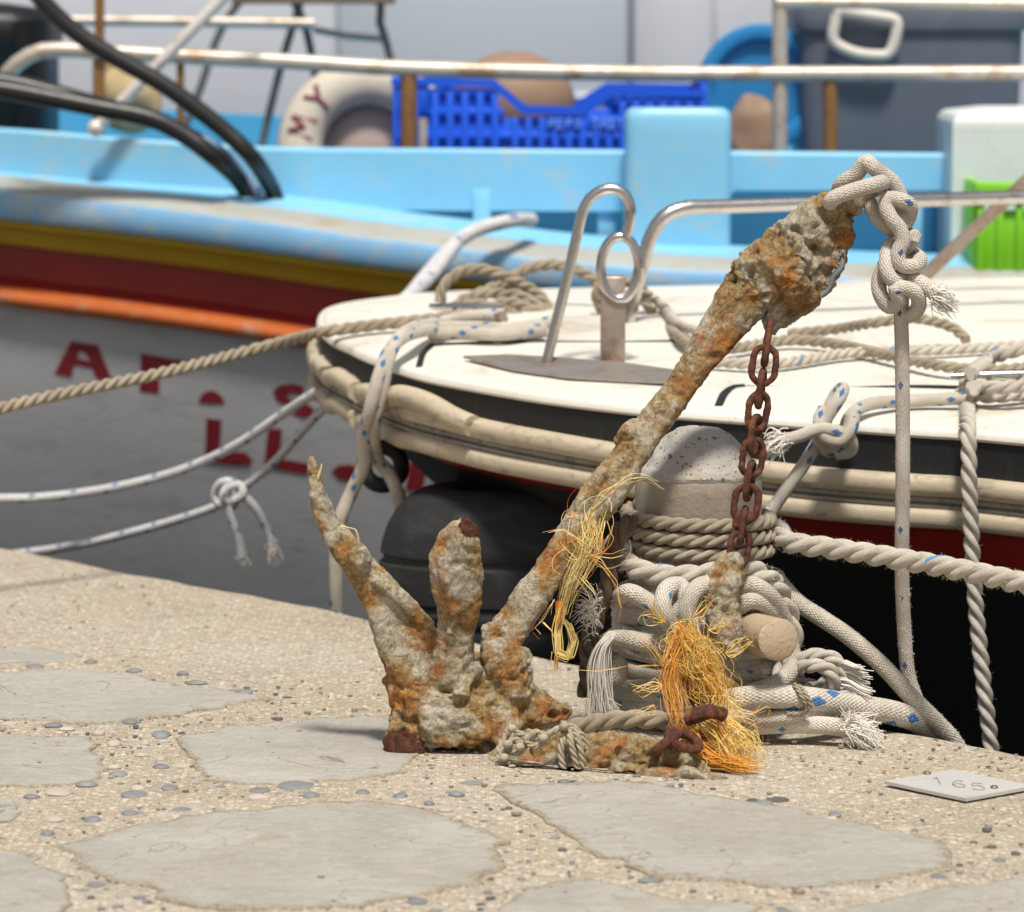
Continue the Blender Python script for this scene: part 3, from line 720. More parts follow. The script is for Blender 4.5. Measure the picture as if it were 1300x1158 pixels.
# thick flecked rope lying out to the right, with a whipped joint
pts = [P(905, 893, 4.86), P(945, 887, 4.85), P(985, 884, 4.845), P(1030, 888, 4.86), P(1080, 896, 4.90), P(1130, 904, 4.93), P(1165, 916, 4.96), P(1190, 936, 4.985), P(1205, 975, 5.0), P(1210, 1040, 5.0)]
rope('flecked_rope', 'thick white rope with bold blue flecks lying from bollard to quay edge', pts, 0.0155, 'braid', M['braid_fleck'], fuzz=250, fuzz_len=.004, seed=6)
mb = MB()
for k, (px, py) in enumerate(((1012, 872), (1016, 880), (1021, 889), (1026, 899))):
    pass
whip = [P(1008, 868, 4.842), P(1018, 884, 4.832), P(1024, 900, 4.838), P(1010, 908, 4.85), P(1004, 894, 4.862), P(1012, 872, 4.86), P(1022, 880, 4.834), P(1028, 897, 4.834), P(1014, 906, 4.84), P(998, 905, 4.84)]
rope('whipping_twine', 'short tan twine tied round the thick blue flecked rope', whip, 0.0032, 'laid', M['laid_tan'], cat='twine', seed=7)
# rope running from the bollard over the quay edge
pts = [P(985, 735, 5.03), P(1012, 764, 5.0), P(1045, 786, 4.98), P(1080, 810, 4.965), P(1120, 845, 4.955), P(1160, 888, 4.952), P(1190, 918, 4.955), P(1211, 942, 4.965), P(1228, 980, 4.99), P(1232, 1080, 4.99)]
rope('slack_rope', 'greyish white rope sloping from bollard down over the quay edge', pts, 0.0112, 'braid', M['braid_grey'], fuzz=1600, fuzz_len=.0035, seed=8)
# knot of rope with frayed strand ends beside the bollard
kn = thing('frayed_knot', 'lumpy white rope knot with frayed strand ends right of the bollard', 'knot', G(1040, 900))
kp = [P(1000, 850, 4.95), P(1020, 836, 4.93), P(1045, 832, 4.92), P(1066, 842, 4.915), P(1070, 862, 4.92), P(1050, 872, 4.93), P(1022, 868, 4.94), P(1012, 852, 4.93), P(1030, 845, 4.905), P(1052, 850, 4.90), P(1058, 868, 4.905), P(1040, 880, 4.915), P(1020, 874, 4.92)]
kq = [P(1008, 868, 4.95), P(1035, 874, 4.93), P(1060, 856, 4.925), P(1050, 838, 4.925), P(1030, 832, 4.93), P(1015, 842, 4.935)]
kr = [P(1005, 882, 4.94), P(1030, 884, 4.925), P(1055, 880, 4.92), P(1078, 878, 4.93)]
mb = MB()
for k, q in enumerate((kp, kq, kr)): rope_into(mb, q, 0.0095, 'laid', None, 0.001, 120, .005, 20 + k)
mb.build('rope_knot', M['laid_pale'], kn, flip=False)
st = Strands()
for k, (x1, y1) in enumerate(((1096, 848), (1104, 858), (1102, 868), (1105, 878), (1098, 884), (1088, 882))):
    a = P(1062, 845 + k * 6, 4.915); b = P(x1, y1, 4.90 + .006 * (k % 3))
    for j in range(26):
        o1 = V((rnd.gauss(0, .0026), rnd.gauss(0, .0026), rnd.gauss(0, .0026)))
        st.strand([a + o1 * 0.8, a.lerp(b, .4) + o1 * 1.1 + V((0, 0, .004)), a.lerp(b, .75) + o1, b + o1 * 1.1 + (b - a) * rnd.uniform(-.08, .06)], 0.0011, rnd.uniform(.3, 1))
st.build('frayed_end', M['fray_white'], kn, flip=False)
# rope tail on the quay with a burst white end
tl = thing('rope_tail', 'short rope tail with burst white fibre end lying on the quay', 'rope', G(1040, 930))
mb = MB(); rope_into(mb, [P(905, 912, 4.87), P(950, 921, 4.86), P(1000, 920, 4.86), P(1045, 921, 4.85), P(1078, 925, 4.84)], 0.0115, 'braid', None, 0, 150, .004, 31)
mb.build('tail', M['braid_white'], tl, flip=False)
st = Strands(); tuft_end(st, P(1076, 924, 4.838), (1, -.25, -.12), 0.042, 0.38, 260, .0008, (.4, 1), 3, .25)
tuft_end(st, P(1074, 920, 4.838), (.2, -.2, .6), 0.022, 0.5, 70, .0007, (.5, 1), 4, .2); 
for q in st.v: q.z = max(q.z, 0.001)
st.build('frayed_end', M['fray_white'], tl, flip=False)
pts = [P(912, 903, 4.855), P(960, 912, 4.85), P(1005, 909, 4.85), P(1050, 902, 4.88), P(1085, 897, 4.93)]
rope('ground_rope', 'dull braided rope lying under the thick flecked rope on the quay', pts, 0.0095, 'braid', M['braid_grey'], seed=9)
pts = [P(716, 926, 4.90), P(780, 914, 4.885), P(830, 914, 4.87), P(880, 917, 4.865), P(930, 912, 4.86)]
rope('base_rope', 'straight tan rope lying across the very foot of the bollard', pts, 0.0120, 'laid', M['laid_tan'], seed=10, fuzz=120)
# brown rope hanging at the left, with frayed white tassel
pts = [P(802, 662, 4.96), P(788, 672, 4.94), P(778, 700, 4.935), P(772, 740, 4.935), P(758, 780, 4.93), P(748, 815, 4.93), P(747, 850, 4.935), P(744, 884, 4.94)]
rope('brown_rope', 'dark brown twisted rope hanging down left of the bollard', pts, 0.0120, 'laid', M['laid_brown'], fuzz=420, fuzz_len=.007, seed=11)
pts = [P(762, 822, 4.95), P(778, 812, 4.93), P(800, 812, 4.90), P(828, 818, 4.885), P(860, 815, 4.885)]
pts2 = [P(768, 848, 4.96), P(776, 838, 4.94), P(786, 846, 4.93), P(782, 862, 4.93), P(768, 860, 4.945), P(770, 844, 4.955)]
rope('side_rope', 'small grey braided rope coil tucked at the left foot of the bollard', pts, 0.0118, 'braid', M['braid_grey'], fuzz=150, seed=12, paths=[pts2])
ts = thing('rope_tassel', 'white frayed rope tassel hanging left of the bollard foot', 'tassel', G(765, 925))
st = Strands(); rr = random.Random(17)
for k in range(230):
    dx, dy = rr.gauss(0, 5), rr.gauss(0, .006); sp_ = rr.gauss(0, 9)
    pts = [P(780 + dx * .5, 805 + rr.uniform(-4, 4), 4.925 + dy), P(764 + dx * .7, 822, 4.91 + dy), P(759 + dx, 850, 4.905 + dy), P(762 + dx + sp_ * .4, 885, 4.905 + dy), P(766 + dx + sp_, 920 + rr.uniform(-25, 10), 4.905 + dy)]
    st.strand(catmull(pts, .012), 0.0008, rr.uniform(.1, 1))
st.build('fibres', M['fray_white'], ts, flip=False)
st = Strands(); rr = random.Random(19)
for k in range(150):
    a = P(752 + rr.gauss(0, 5), 775 + rr.gauss(0, 14), 4.915)
    b = a + V((rr.uniform(-.022, .012), rr.uniform(-.01, .005), rr.uniform(-.012, .016)))
    st.strand([a, (a + b) / 2 + V((0, 0, .004)), b], 0.0006, rr.uniform(.4, 1))
st.build('fibres', M['fray_white'], ts, flip=False)
# ------------------------------------------------------------------ ANCHOR
# each primitive: (part, [(px,py,y,half_width,half_depth)...]); mm ~ px at this distance
K = 0.00098
PR = []
def limb(part, pts): PR.append((part, pts))
limb('shank', [(640, 810, 4.855, 26.1, 26.1), (664, 772, 4.86, 22.6, 22.6), (692, 735, 4.87, 20.9, 20.9), (722, 692, 4.88, 21.8, 20.9), (746, 655, 4.89, 25.2, 23.5), (770, 622, 4.90, 26.1, 23.5), (797, 584, 4.908, 23.5, 20.9), (824, 545, 4.915, 20.9, 18.3), (856, 502, 4.92, 20.0, 17.4), (890, 455, 4.925, 22.6, 17.4), (918, 416, 4.93, 28.7, 18.3), (940, 384, 4.93, 34.8, 20.0), (958, 352, 4.93, 31.3, 21.8)])
limb('shank', [(783, 560, 4.905, 3.5, 3.5), (797, 548, 4.90, 10.4, 10.4), (806, 536, 4.905, 4.3, 4.3)])
limb('shank', [(738, 648, 4.875, 10.4, 8.7), (746, 625, 4.88, 12.2, 10.4), (766, 600, 4.885, 8.7, 8.7)])
limb('anchor_head', [(955, 362, 4.93, 37.2, 26.6), (985, 335, 4.93, 42.8, 30.4), (1012, 312, 4.93, 40.9, 28.5), (1038, 288, 4.93, 31.6, 24.7), (1058, 266, 4.93, 22.3, 19.0), (1078, 250, 4.935, 14.9, 14.2), (1096, 244, 4.94, 9.3, 10.4)])
limb('anchor_head', [(985, 395, 4.935, 20.5, 15.2), (1008, 382, 4.93, 24.2, 17.1), (1032, 360, 4.93, 26.0, 19.0), (1050, 334, 4.93, 22.3, 19.0), (1066, 308, 4.93, 14.9, 15.2)])
limb('anchor_head', [(978, 410, 4.935, 9.3, 9.5), (1000, 395, 4.935, 11.2, 9.5)])
limb('anchor_head', [(975, 322, 4.91, 14.9, 13.3), (1000, 345, 4.905, 20.5, 17.1), (1012, 372, 4.91, 13.0, 11.4)])
limb('anchor_head', [(1070, 285, 4.925, 13.0, 11.4), (1076, 312, 4.925, 8.4, 8.5)])
limb('left_arm', [(395, 580, 4.82, 3.2, 2.6), (398, 598, 4.82, 6.5, 5.3), (402, 622, 4.82, 10.2, 7.9), (411, 652, 4.823, 13.0, 9.7), (428, 684, 4.826, 16.7, 11.4), (452, 714, 4.83, 20.5, 14.1), (474, 742, 4.834, 24.2, 15.0), (496, 776, 4.838, 30.7, 17.6), (516, 812, 4.84, 37.2, 22.9), (530, 850, 4.845, 37.2, 28.2)])
limb('left_arm', [(445, 706, 4.81, 7.4, 5.3), (458, 708, 4.81, 13.9, 8.8), (468, 710, 4.815, 5.6, 4.4)])
limb('left_arm', [(478, 735, 4.82, 8.4, 7.0), (512, 762, 4.82, 9.3, 7.9), (545, 795, 4.825, 8.4, 7.9), (548, 820, 4.825, 9.3, 8.8)])
limb('front_arm', [(598, 664, 4.765, 9.4, 4.5), (590, 674, 4.767, 18.8, 5.4), (583, 688, 4.77, 28.2, 7.2), (579, 712, 4.775, 33.8, 8.1), (579, 742, 4.78, 33.8, 9.9), (582, 768, 4.787, 30.1, 11.7), (581, 790, 4.80, 25.4, 14.4), (576, 825, 4.812, 24.4, 18.0), (570, 860, 4.82, 30.1, 23.4)])
limb('front_arm', [(562, 700, 4.768, 7.5, 5.4), (566, 740, 4.77, 6.6, 6.3), (575, 775, 4.78, 6.6, 7.2), (572, 810, 4.795, 6.6, 7.2)])
limb('crown', [(515, 835, 4.86, 26.9, 27.0), (560, 868, 4.865, 42.2, 34.2), (612, 872, 4.865, 42.2, 34.2), (640, 845, 4.865, 28.8, 30.6)])
limb('crown', [(518, 850, 4.835, 24, 20), (560, 872, 4.828, 30, 22), (612, 876, 4.828, 30, 22), (642, 862, 4.835, 22, 20)])
limb('crown', [(630, 875, 4.842, 34, 26), (662, 898, 4.842, 30, 22), (692, 904, 4.845, 21, 16), (714, 905, 4.85, 13, 11)])
limb('crown', [(505, 858, 4.845, 16, 18), (516, 900, 4.835, 18, 22), (512, 930, 4.82, 16, 18)])
limb('crown', [(540, 915, 4.80, 18, 16), (600, 920, 4.80, 20, 16), (650, 915, 4.81, 16, 14)])
limb('left_arm', [(505, 800, 4.838, 33.6, 19.8), (522, 835, 4.84, 38.1, 24.2), (540, 860, 4.842, 38.1, 26.4)])
limb('crown', [(528, 880, 4.81, 8.6, 8.1), (560, 895, 4.80, 8.6, 8.1), (590, 925, 4.79, 8.6, 8.1), (620, 935, 4.79, 8.6, 8.1)])
limb('crown', [(600, 850, 4.81, 7.7, 8.1), (585, 880, 4.80, 8.6, 8.1), (575, 915, 4.795, 7.7, 8.1)])
limb('crown', [(520, 895, 4.83, 23.0, 30.6), (560, 912, 4.825, 32.6, 39.6), (612, 912, 4.825, 32.6, 39.6), (650, 900, 4.835, 28.8, 30.6), (690, 908, 4.845, 17.3, 18.0), (712, 906, 4.85, 10.6, 10.8), (722, 902, 4.85, 6.7, 7.2)])
limb('crown', [(500, 925, 4.815, 9.6, 12.6), (520, 932, 4.81, 13.4, 18.0), (560, 936, 4.81, 13.4, 27.0), (600, 938, 4.81, 13.4, 27.0), (645, 934, 4.82, 11.5, 18.0)])
limb('crown', [(626, 800, 4.83, 17.3, 14.4), (640, 840, 4.82, 25.0, 19.8), (652, 880, 4.82, 17.3, 16.2), (662, 890, 4.82, 11.5, 10.8)])
limb('crown', [(664, 830, 4.84, 7.7, 18.0), (668, 860, 4.84, 4.8, 12.6), (660, 882, 4.84, 4.8, 9.0)])
limb('crown', [(545, 946, 4.87, 12, 14), (585, 948, 4.88, 12, 14), (625, 948, 4.88, 12, 14)])
limb('foot', [(492, 936, 4.81, 6, 12), (503, 946, 4.80, 14, 18), (516, 957, 4.795, 15, 17), (534, 956, 4.80, 10, 12), (548, 950, 4.81, 5, 6)])
limb('ground_arm', [(620, 945, 4.82, 22, 22), (660, 958, 4.79, 28, 26), (700, 962, 4.765, 33, 26), (735, 962, 4.75, 32, 26), (775, 960, 4.73, 26, 24), (815, 962, 4.715, 22, 22), (850, 968, 4.70, 20, 20), (885, 980, 4.69, 12, 14), (915, 988, 4.685, 5, 6)])
limb('ground_arm', [(780, 978, 4.70, 10, 14), (830, 986, 4.672, 10, 14), (875, 989, 4.652, 10, 12), (905, 990, 4.645, 7, 8), (922, 988, 4.645, 3, 4)])
bpy_objs = []
mb = MB()
prim_samples = []
for pi, (part, pts) in enumerate(PR):
    path = [P(a, b, y) for a, b, y, _, _ in pts]
    # resample
    m = len(path); fine = []
    for i in range(m - 1):
        for k in range(4):
            t = k / 4; t_ = t
            q = path[i].lerp(path[i + 1], t); hw = pts[i][3] + (pts[i + 1][3] - pts[i][3]) * t_; hd = pts[i][4] + (pts[i + 1][4] - pts[i][4]) * t_
            fine.append((q, hw * K, hd * K))
    fine.append((path[-1], pts[-1][3] * K, pts[-1][4] * K))
    # close caps with extra shrinking rings
    def cap(end):
        q, hw, hd = fine[0] if end == 0 else fine[-1]
        q2 = fine[1][0] if end == 0 else fine[-2][0]
        d = (q - q2).normalized(); k = min(hw, hd) * 0.75
        return [(q + d * k * s_, hw * c_, hd * c_) for s_, c_ in ((.5, .87), (.85, .5), (.97, .2))]
    a_, b_ = cap(0), cap(1)
    allr = list(reversed(a_)) + fine + b_
    rows = []
    for i, (q, hw, hd) in enumerate(allr):
        t = (allr[min(i + 1, len(allr) - 1)][0] - allr[max(i - 1, 0)][0]).normalized()
        vd = (q - CAM).normalized(); sx = t.cross(vd)
        if sx.length < .15: sx = V((1, 0, 0))
        sx.normalize(); sy = sx.cross(t).normalized()
        sq = lambda v_: math.copysign(abs(v_) ** .62, v_)
        rows.append([q + sx * hw * .95 * sq(math.cos(2 * math.pi * j / 24)) + sy * hd * .95 * sq(math.sin(2 * math.pi * j / 24)) for j in range(24)])
    mb.quadgrid(rows, True, None, 0, True)
    for q, hw, hd in fine: prim_samples.append((q, max(hw, 0.004), part))
tmp = mb.build('anchor_tmp', M['crust'], base=(0, 0, 0))
md = tmp.modifiers.new('r', 'REMESH'); md.mode = 'VOXEL'; md.voxel_size = 0.0025
ms = tmp.modifiers.new('s', 'SMOOTH'); ms.iterations = 2; ms.factor = 0.5
bpy.context.view_layer.update()
dg = bpy.context.evaluated_depsgraph_get()
em = bpy.data.meshes.new_from_object(tmp.evaluated_get(dg))
verts = [v.co.copy() for v in em.vertices]; norms = [v.normal.copy() for v in em.vertices]
polys = [tuple(p.vertices) for p in em.polygons]
bpy.data.objects.remove(tmp)
def crust_disp(q, amt, rv=0.0):
    w_ = q + N.noise_vector(q * 20) * .02
    a = N.fractal(w_ * 17, 0.8, 2.2, 6) * 0.0062
    r_ = (0.35 - abs(N.noise(w_ * 24 + V((9, 2, 4))))) * 0.008
    pit = -max(0, N.noise(q * 60 + V((3, 1, 7))) - .22) * 0.022
    fine = N.fractal(q * 130, 0.7, 2.0, 3) * 0.0019 + (.25 - abs(N.noise(w_ * 50))) * 0.0038
    f_ = flake_at(q, rv)
    return (a + r_ + pit) * amt + (fine + f_ * 0.0020) * (0.4 + .6 * amt)
def flake_at(q, rv=0.0):
    w_ = q + N.noise_vector(q * 33) * .012
    f_ = N.fractal(w_ * 21 + V((5, 5, 1)), 0.85, 2.1, 4) + .16 - rv * .9
    return max(0.0, min(1.0, .5 + f_ * 2.0))
spots = [(985, 330, 13), (1000, 355, 16), (1010, 375, 12), (965, 318, 9), (1072, 305, 11), (1060, 340, 9), (1045, 370, 10), (1025, 385, 12), (990, 300, 7), (955, 380, 7), (925, 440, 18), (905, 470, 10), (870, 500, 10), (890, 430, 6), (850, 555, 12), (865, 530, 9), (790, 552, 10), (768, 620, 6), (700, 700, 13), (690, 720, 10), (715, 690, 8), (690, 745, 6), (720, 735, 5), (640, 780, 5),
         (395, 650, 7), (405, 670, 6), (440, 700, 8), (470, 760, 9), (485, 720, 5), (530, 790, 10), (545, 815, 10), (555, 850, 6), (505, 860, 10), (510, 890, 14), (525, 905, 8), (535, 870, 10), (640, 860, 13), (630, 800, 8), (655, 815, 8), (620, 835, 8), (645, 830, 6), (665, 855, 5), (625, 925, 14), (600, 940, 10), (560, 945, 10), (530, 925, 9), (660, 905, 10), (690, 900, 10), (705, 915, 9), (720, 905, 9), (680, 925, 9), (680, 958, 10), (770, 955, 8), (790, 945, 8), (850, 975, 8), (760, 970, 8), (575, 770, 12), (560, 760, 8), (600, 780, 10), (560, 690, 5), (610, 770, 8), (740, 975, 6)]
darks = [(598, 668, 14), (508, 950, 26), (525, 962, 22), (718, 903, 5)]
def proj(q):
    d = q - CAM; z = d.y * cp - d.z * sp; u = d.y * sp + d.z * cp
    return CX + F * d.x / z, CY - F * u / z
rust_v, dark_v, part_v, flake_v = [], [], [], []
for i, q in enumerate(verts):
    px, py = proj(q); nf = norms[i]
    rv = 0.0
    for (sx, sy, sr) in spots:
        dd = ((px - sx) ** 2 + (py - sy) ** 2) / (sr * sr * 2.4)
        if dd < 3: rv = max(rv, math.exp(-dd * .9))
    rv *= 0.8
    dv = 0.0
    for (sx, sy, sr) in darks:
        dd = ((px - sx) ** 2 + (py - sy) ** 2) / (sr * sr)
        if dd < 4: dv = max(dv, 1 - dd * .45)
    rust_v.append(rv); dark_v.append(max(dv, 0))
    best, bp_ = 1e9, None
    for (c_, hw, part) in prim_samples:
        e = (q - c_).length / hw
        if e < best: best, bp_ = e, part
    part_v.append(bp_)
    amt = {'shank': 0.28, 'anchor_head': 1.35, 'left_arm': .28, 'front_arm': .36, 'crown': .9, 'foot': .4, 'ground_arm': 1.1}[bp_]
    flake_v.append(flake_at(q, rv)); verts[i] = q + nf * crust_disp(q, amt, rv)
anchor = thing('anchor', 'rusted barnacle crusted grapnel anchor leaning against the concrete bollard', 'anchor', G(585, 962))
mlab = {'left_arm': 'fluke', 'front_arm': 'fluke', 'ground_arm': 'fluke', 'foot': 'crown'}
mlabel = {'left_arm': 'slender fluke pointing up to the left', 'front_arm': 'broad spade fluke facing the viewer', 'ground_arm': 'fluke lying flat on the quay'}
for key in ('shank', 'anchor_head', 'left_arm', 'front_arm', 'ground_arm', 'crown'):
    mb = MB(); idx = {}; mb.att = {'rust': [], 'dark': [], 'flake': []}
    for p_ in polys:
        cnt = {}
        for a in p_:
            k = part_v[a]; k = 'crown' if k == 'foot' else k; cnt[k] = cnt.get(k, 0) + 1
        if max(cnt, key=cnt.get) != key: continue
        f = []
        for a in p_:
            if a not in idx:
                idx[a] = len(mb.v); mb.v.append(verts[a]); mb.att['rust'].append(rust_v[a]); mb.att['dark'].append(dark_v[a]); mb.att['flake'].append(flake_v[a])
            f.append(idx[a])
        mb.f.append(tuple(f)); mb.mi.append(0); mb.uv.append(((0, 0),) * len(f))
    o = mb.build(mlab.get(key, key), M['crust'], anchor, flip=False)
    o.data.polygons.foreach_set('use_smooth', [True] * len(o.data.polygons))
    if 'sharp_edge' in o.data.attributes: o.data.attributes.remove(o.data.attributes['sharp_edge'])
    if key in mlabel: o['label'] = mlabel[key]
mb = MB()
rope_into(mb, [P(1070, 318, 4.90), P(1068, 340, 4.89), P(1058, 352, 4.89), P(1052, 368, 4.89), P(1042, 376, 4.89)], 0.0035, 'round', .003)
for k in range(14):
    a = P(1069 - k * 1.9, 322 + k * 4, 4.892); mb.tube([a, a + V((rnd.uniform(-.004, .008), -.003, rnd.uniform(-.006, .004)))], 0.0018, 5)
mb.build('seaweed_scrap', M['ink'], anchor, flip=False)

# ------------------------------------------------------------------ CHAIN hanging from the anchor head
chain = thing('rusty_chain', 'dark rusty link chain hanging from the anchor head before the bollard', 'chain', P(925, 820, 4.87))
def link(c, axis, side, L, Wd, r, parent, name='link', squash=1.0):
    axis = axis.normalized(); side = (side - axis * side.dot(axis)).normalized()
    st_ = max(0.001, L - Wd); pts = []
    for k in range(12): a = -math.pi / 2 + math.pi * k / 11; pts.append(c + axis * (st_ / 2 + math.cos(a) * Wd / 2) + side * math.sin(a) * Wd / 2)
    for k in range(5): pts.append(c + axis * (st_ / 2 - st_ * (k + 1) / 6) + side * Wd / 2)
    for k in range(12): a = math.pi / 2 + math.pi * k / 11; pts.append(c + axis * (-st_ / 2 + math.cos(a) * Wd / 2) + side * math.sin(a) * Wd / 2)
    for k in range(5): pts.append(c + axis * (-st_ / 2 + st_ * (k + 1) / 6) - side * Wd / 2)
    nrm_ = axis.cross(side); m = len(pts); rows = []
    for i in range(m):
        t = (pts[(i + 1) % m] - pts[i - 1]).normalized(); b = t.cross(nrm_).normalized(); row = []
        for j in range(12):
            a = 2 * math.pi * j / 12; q = pts[i] + (nrm_ * math.cos(a) + b * math.sin(a)) * r
            q += (nrm_ * math.cos(a) + b * math.sin(a)) * (N.noise(q * 120) * 0.0013 + N.noise(q * 300) * .0005); row.append(q)
        rows.append(row)
    rows.append(rows[0]); mb = MB(); mb.quadgrid(rows, True); return mb.build(name, M['rust'], parent)
CP = catmull([P(976, 420, 4.885), P(969, 470, 4.878), P(961, 530, 4.874), P(953, 600, 4.872), P(944, 660, 4.87), P(936, 712, 4.868)], .0005)
n_l = 10
for i in range(n_l):
    f_ = (i + .5) / n_l; q = CP[int(f_ * (len(CP) - 1))]; ax = CP[max(0, int(f_ * (len(CP) - 1)) - 8)] - CP[min(len(CP) - 1, int(f_ * (len(CP) - 1)) + 8)]
    ang = (0.28 if i % 2 else 1.30) + (.25, -.2, .1, .3, -.15, .2, 0, -.25, .15, .3)[i]
    link(q, ax, V((math.cos(ang), math.sin(ang), 0)), .0455 if i else .056, .0285, .0043, chain)
# rust bridging the wide link, crusted shackle at the chain's end
def crusted_lump(name, pts, seed, amt, parent, mat, vox=0.003):
    mb = MB()
    for a, b in zip(pts, pts[1:]):
        A, B = P(*a[:3]), P(*b[:3]); rows = []
        n_ = 8
        for k in range(-3, n_ + 4):
            t = k / n_; tt = max(0, min(1, t)); q = A.lerp(B, tt); r = (a[3] + (b[3] - a[3]) * tt) * K
            dd = (B - A).normalized()
            if k < 0: s_ = (-k) / 3; q = q - dd * r * .97 * s_; r *= math.sqrt(max(.02, 1 - s_ * s_ * .98))
            if k > n_: s_ = (k - n_) / 3; q = q + dd * r * .97 * s_; r *= math.sqrt(max(.02, 1 - s_ * s_ * .98))
            u = dd.cross(V((0, 1, 0))).normalized(); v_ = dd.cross(u)
            rows.append([q + (u * math.cos(2 * math.pi * j / 14) + v_ * math.sin(2 * math.pi * j / 14) * .8) * r for j in range(14)])
        mb.quadgrid(rows, True, None, 0, True)
    t_ = mb.build('lump_tmp', mat, base=(0, 0, 0)); md = t_.modifiers.new('r', 'REMESH'); md.mode = 'VOXEL'; md.voxel_size = vox
    ms = t_.modifiers.new('s', 'SMOOTH'); ms.iterations = 4
    bpy.context.view_layer.update(); e = bpy.data.meshes.new_from_object(t_.evaluated_get(bpy.context.evaluated_depsgraph_get())); bpy.data.objects.remove(t_)
    mb = MB(); mb.att = {'rust': [], 'dark': [], 'flake': []}
    for v in e.vertices:
        mb.v.append(v.co + v.normal * crust_disp(v.co + V((seed, 0, 0)), amt)); mb.att['rust'].append(0.12 + .25 * max(0, N.noise(v.co * 40))); mb.att['dark'].append(0.0); mb.att['flake'].append(flake_at(v.co + V((seed, 0, 0))))
    for p_ in e.polygons: mb.f.append(tuple(p_.vertices)); mb.mi.append(0); mb.uv.append(((0, 0),) * len(p_.vertices))
    o = mb.build(name, mat, parent, flip=False); o.data.polygons.foreach_set('use_smooth', [True] * len(o.data.polygons))
    if 'sharp_edge' in o.data.attributes: o.data.attributes.remove(o.data.attributes['sharp_edge'])
    return o
crusted_lump('crusted_shackle', [(926, 716, 4.865, 16), (922, 735, 4.862, 22), (916, 765, 4.858, 19), (922, 795, 4.855, 20), (928, 822, 4.855, 15), (932, 832, 4.855, 9)], 1.3, .85, chain, M['crust'])
crusted_lump('rust_crust', [(957, 563, 4.868, 7), (957, 573, 4.868, 8)], 4.1, .35, chain, M['rust'], .0025)
crusted_lump('rust_crust', [(941, 655, 4.868, 8), (937, 664, 4.868, 9), (951, 654, 4.87, 7)], 6.1, .4, chain, M['rust'], .0025)

# shackle and links rusted fast on the flat fluke, under the frayed net
shk = thing('rusted_shackle', 'dark rusty shackle with two links lying on the flat fluke', 'shackle', G(850, 960))
link(P(846, 943, 4.672), V((.8, .1, .6)), V((.2, -.7, .3)), .040, .029, .0060, shk)
link(P(868, 940, 4.672), V((.9, .3, -.3)), V((0, .8, .4)), .040, .027, .0060, shk)
mb = MB(); mb.tube(catmull([P(872, 912, 4.70), P(886, 908, 4.695), P(900, 904, 4.69), P(918, 908, 4.70)], .004), .0095, 10)
for q in mb.v: q += N.noise_vector(q * 90) * .003
mb.build('corroded_pin', M['rust'], shk)
crusted_lump('rust_mass', [(880, 850, 4.815, 14), (892, 880, 4.80, 17), (896, 905, 4.775, 14), (890, 925, 4.74, 12)], 8.3, 1.0, shk, M['rust'], .003)

# ------------------------------------------------------------------ frayed netting
def bundle(st, ctrl, count, width, r, tone, seed, wav=0.004, loose=0.0, K_=0.0035):
    rr = random.Random(seed)
    for _ in range(count):
        ox, oy, oz = rr.gauss(0, width), rr.gauss(0, width), rr.gauss(0, width)
        s0 = rr.uniform(-.05, .12); ph = V((rr.uniform(0, 50), rr.uniform(0, 50), rr.uniform(0, 50)))
        pts = []
        m = len(ctrl); endk = rr.uniform(.7, 1.0) * (m - 1)
        for k in range(int(endk * 4) + 1):
            t = k / 4; i = min(int(t), m - 2); f = t - i
            q = ctrl[i].lerp(ctrl[i + 1], f)
            gw = 1 + loose * t / (m - 1)
            q = q + V((ox, oy, oz)) * gw + N.noise_vector(q * 45 + ph) * wav * gw
            pts.append(q)
        if len(pts) > 2: st.strand(catmull(pts, K_), r, rr.uniform(*tone))
def curl(st, c, size, count, r, tone, seed, squash=(1, .6, 1)):
    rr = random.Random(seed)
    for _ in range(count):
        a0 = rr.uniform(0, 6.28); rad = size * rr.uniform(.35, 1.0); cen = c + V((rr.gauss(0, size * .4) * squash[0], rr.gauss(0, size * .35) * squash[1], rr.gauss(0, size * .4) * squash[2]))
        u = V((rr.gauss(0, 1), rr.gauss(0, 1) * .6, rr.gauss(0, 1))).normalized(); w_ = u.cross(V((rr.gauss(0, 1), rr.gauss(0, 1), rr.gauss(0, 1)))).normalized()
        turns = rr.uniform(.3, .8); pts = []
        for k in range(12):
            a = a0 + turns * 6.28 * k / 11
            pts.append(cen + u * math.cos(a) * rad + w_ * math.sin(a) * rad * .8 + (u + w_) * rad * .25 * (k / 11))
        st.strand(pts, r, rr.uniform(*tone))
net = thing('frayed_net', 'tangled yellow and orange frayed net hanging on the shackle', 'net', G(890, 985))
st = Strands()
curl(st, P(868, 822, 4.80), .020, 210, .00040, (.5, 1.0), 41)
curl(st, P(940, 955, 4.70), .024, 90, .00038, (.5, 1.0), 403)
curl(st, P(885, 845, 4.79), .026, 260, .00040, (.35, .95), 42)
curl(st, P(905, 880, 4.78), .023, 190, .00040, (.35, 1.0), 43)
curl(st, P(912, 925, 4.735), .020, 150, .00038, (.4, 1.0), 44)
curl(st, P(920, 960, 4.70), .022, 150, .00038, (.3, .9), 45)
bundle(st, [P(868, 800, 4.80), P(856, 835, 4.785), P(850, 870, 4.775), P(858, 905, 4.755), P(862, 925, 4.73)], 110, .0065, .00042, (0.0, .5), 46)
bundle(st, [P(880, 815, 4.80), P(898, 850, 4.78), P(916, 880, 4.775), P(918, 910, 4.75), P(902, 940, 4.72)], 70, .010, .00042, (.35, 1.0), 47, .011)
bundle(st, [P(872, 800, 4.795), P(885, 840, 4.78), P(898, 870, 4.775), P(900, 895, 4.765)], 45, .010, .00042, (.2, .9), 48, .010)
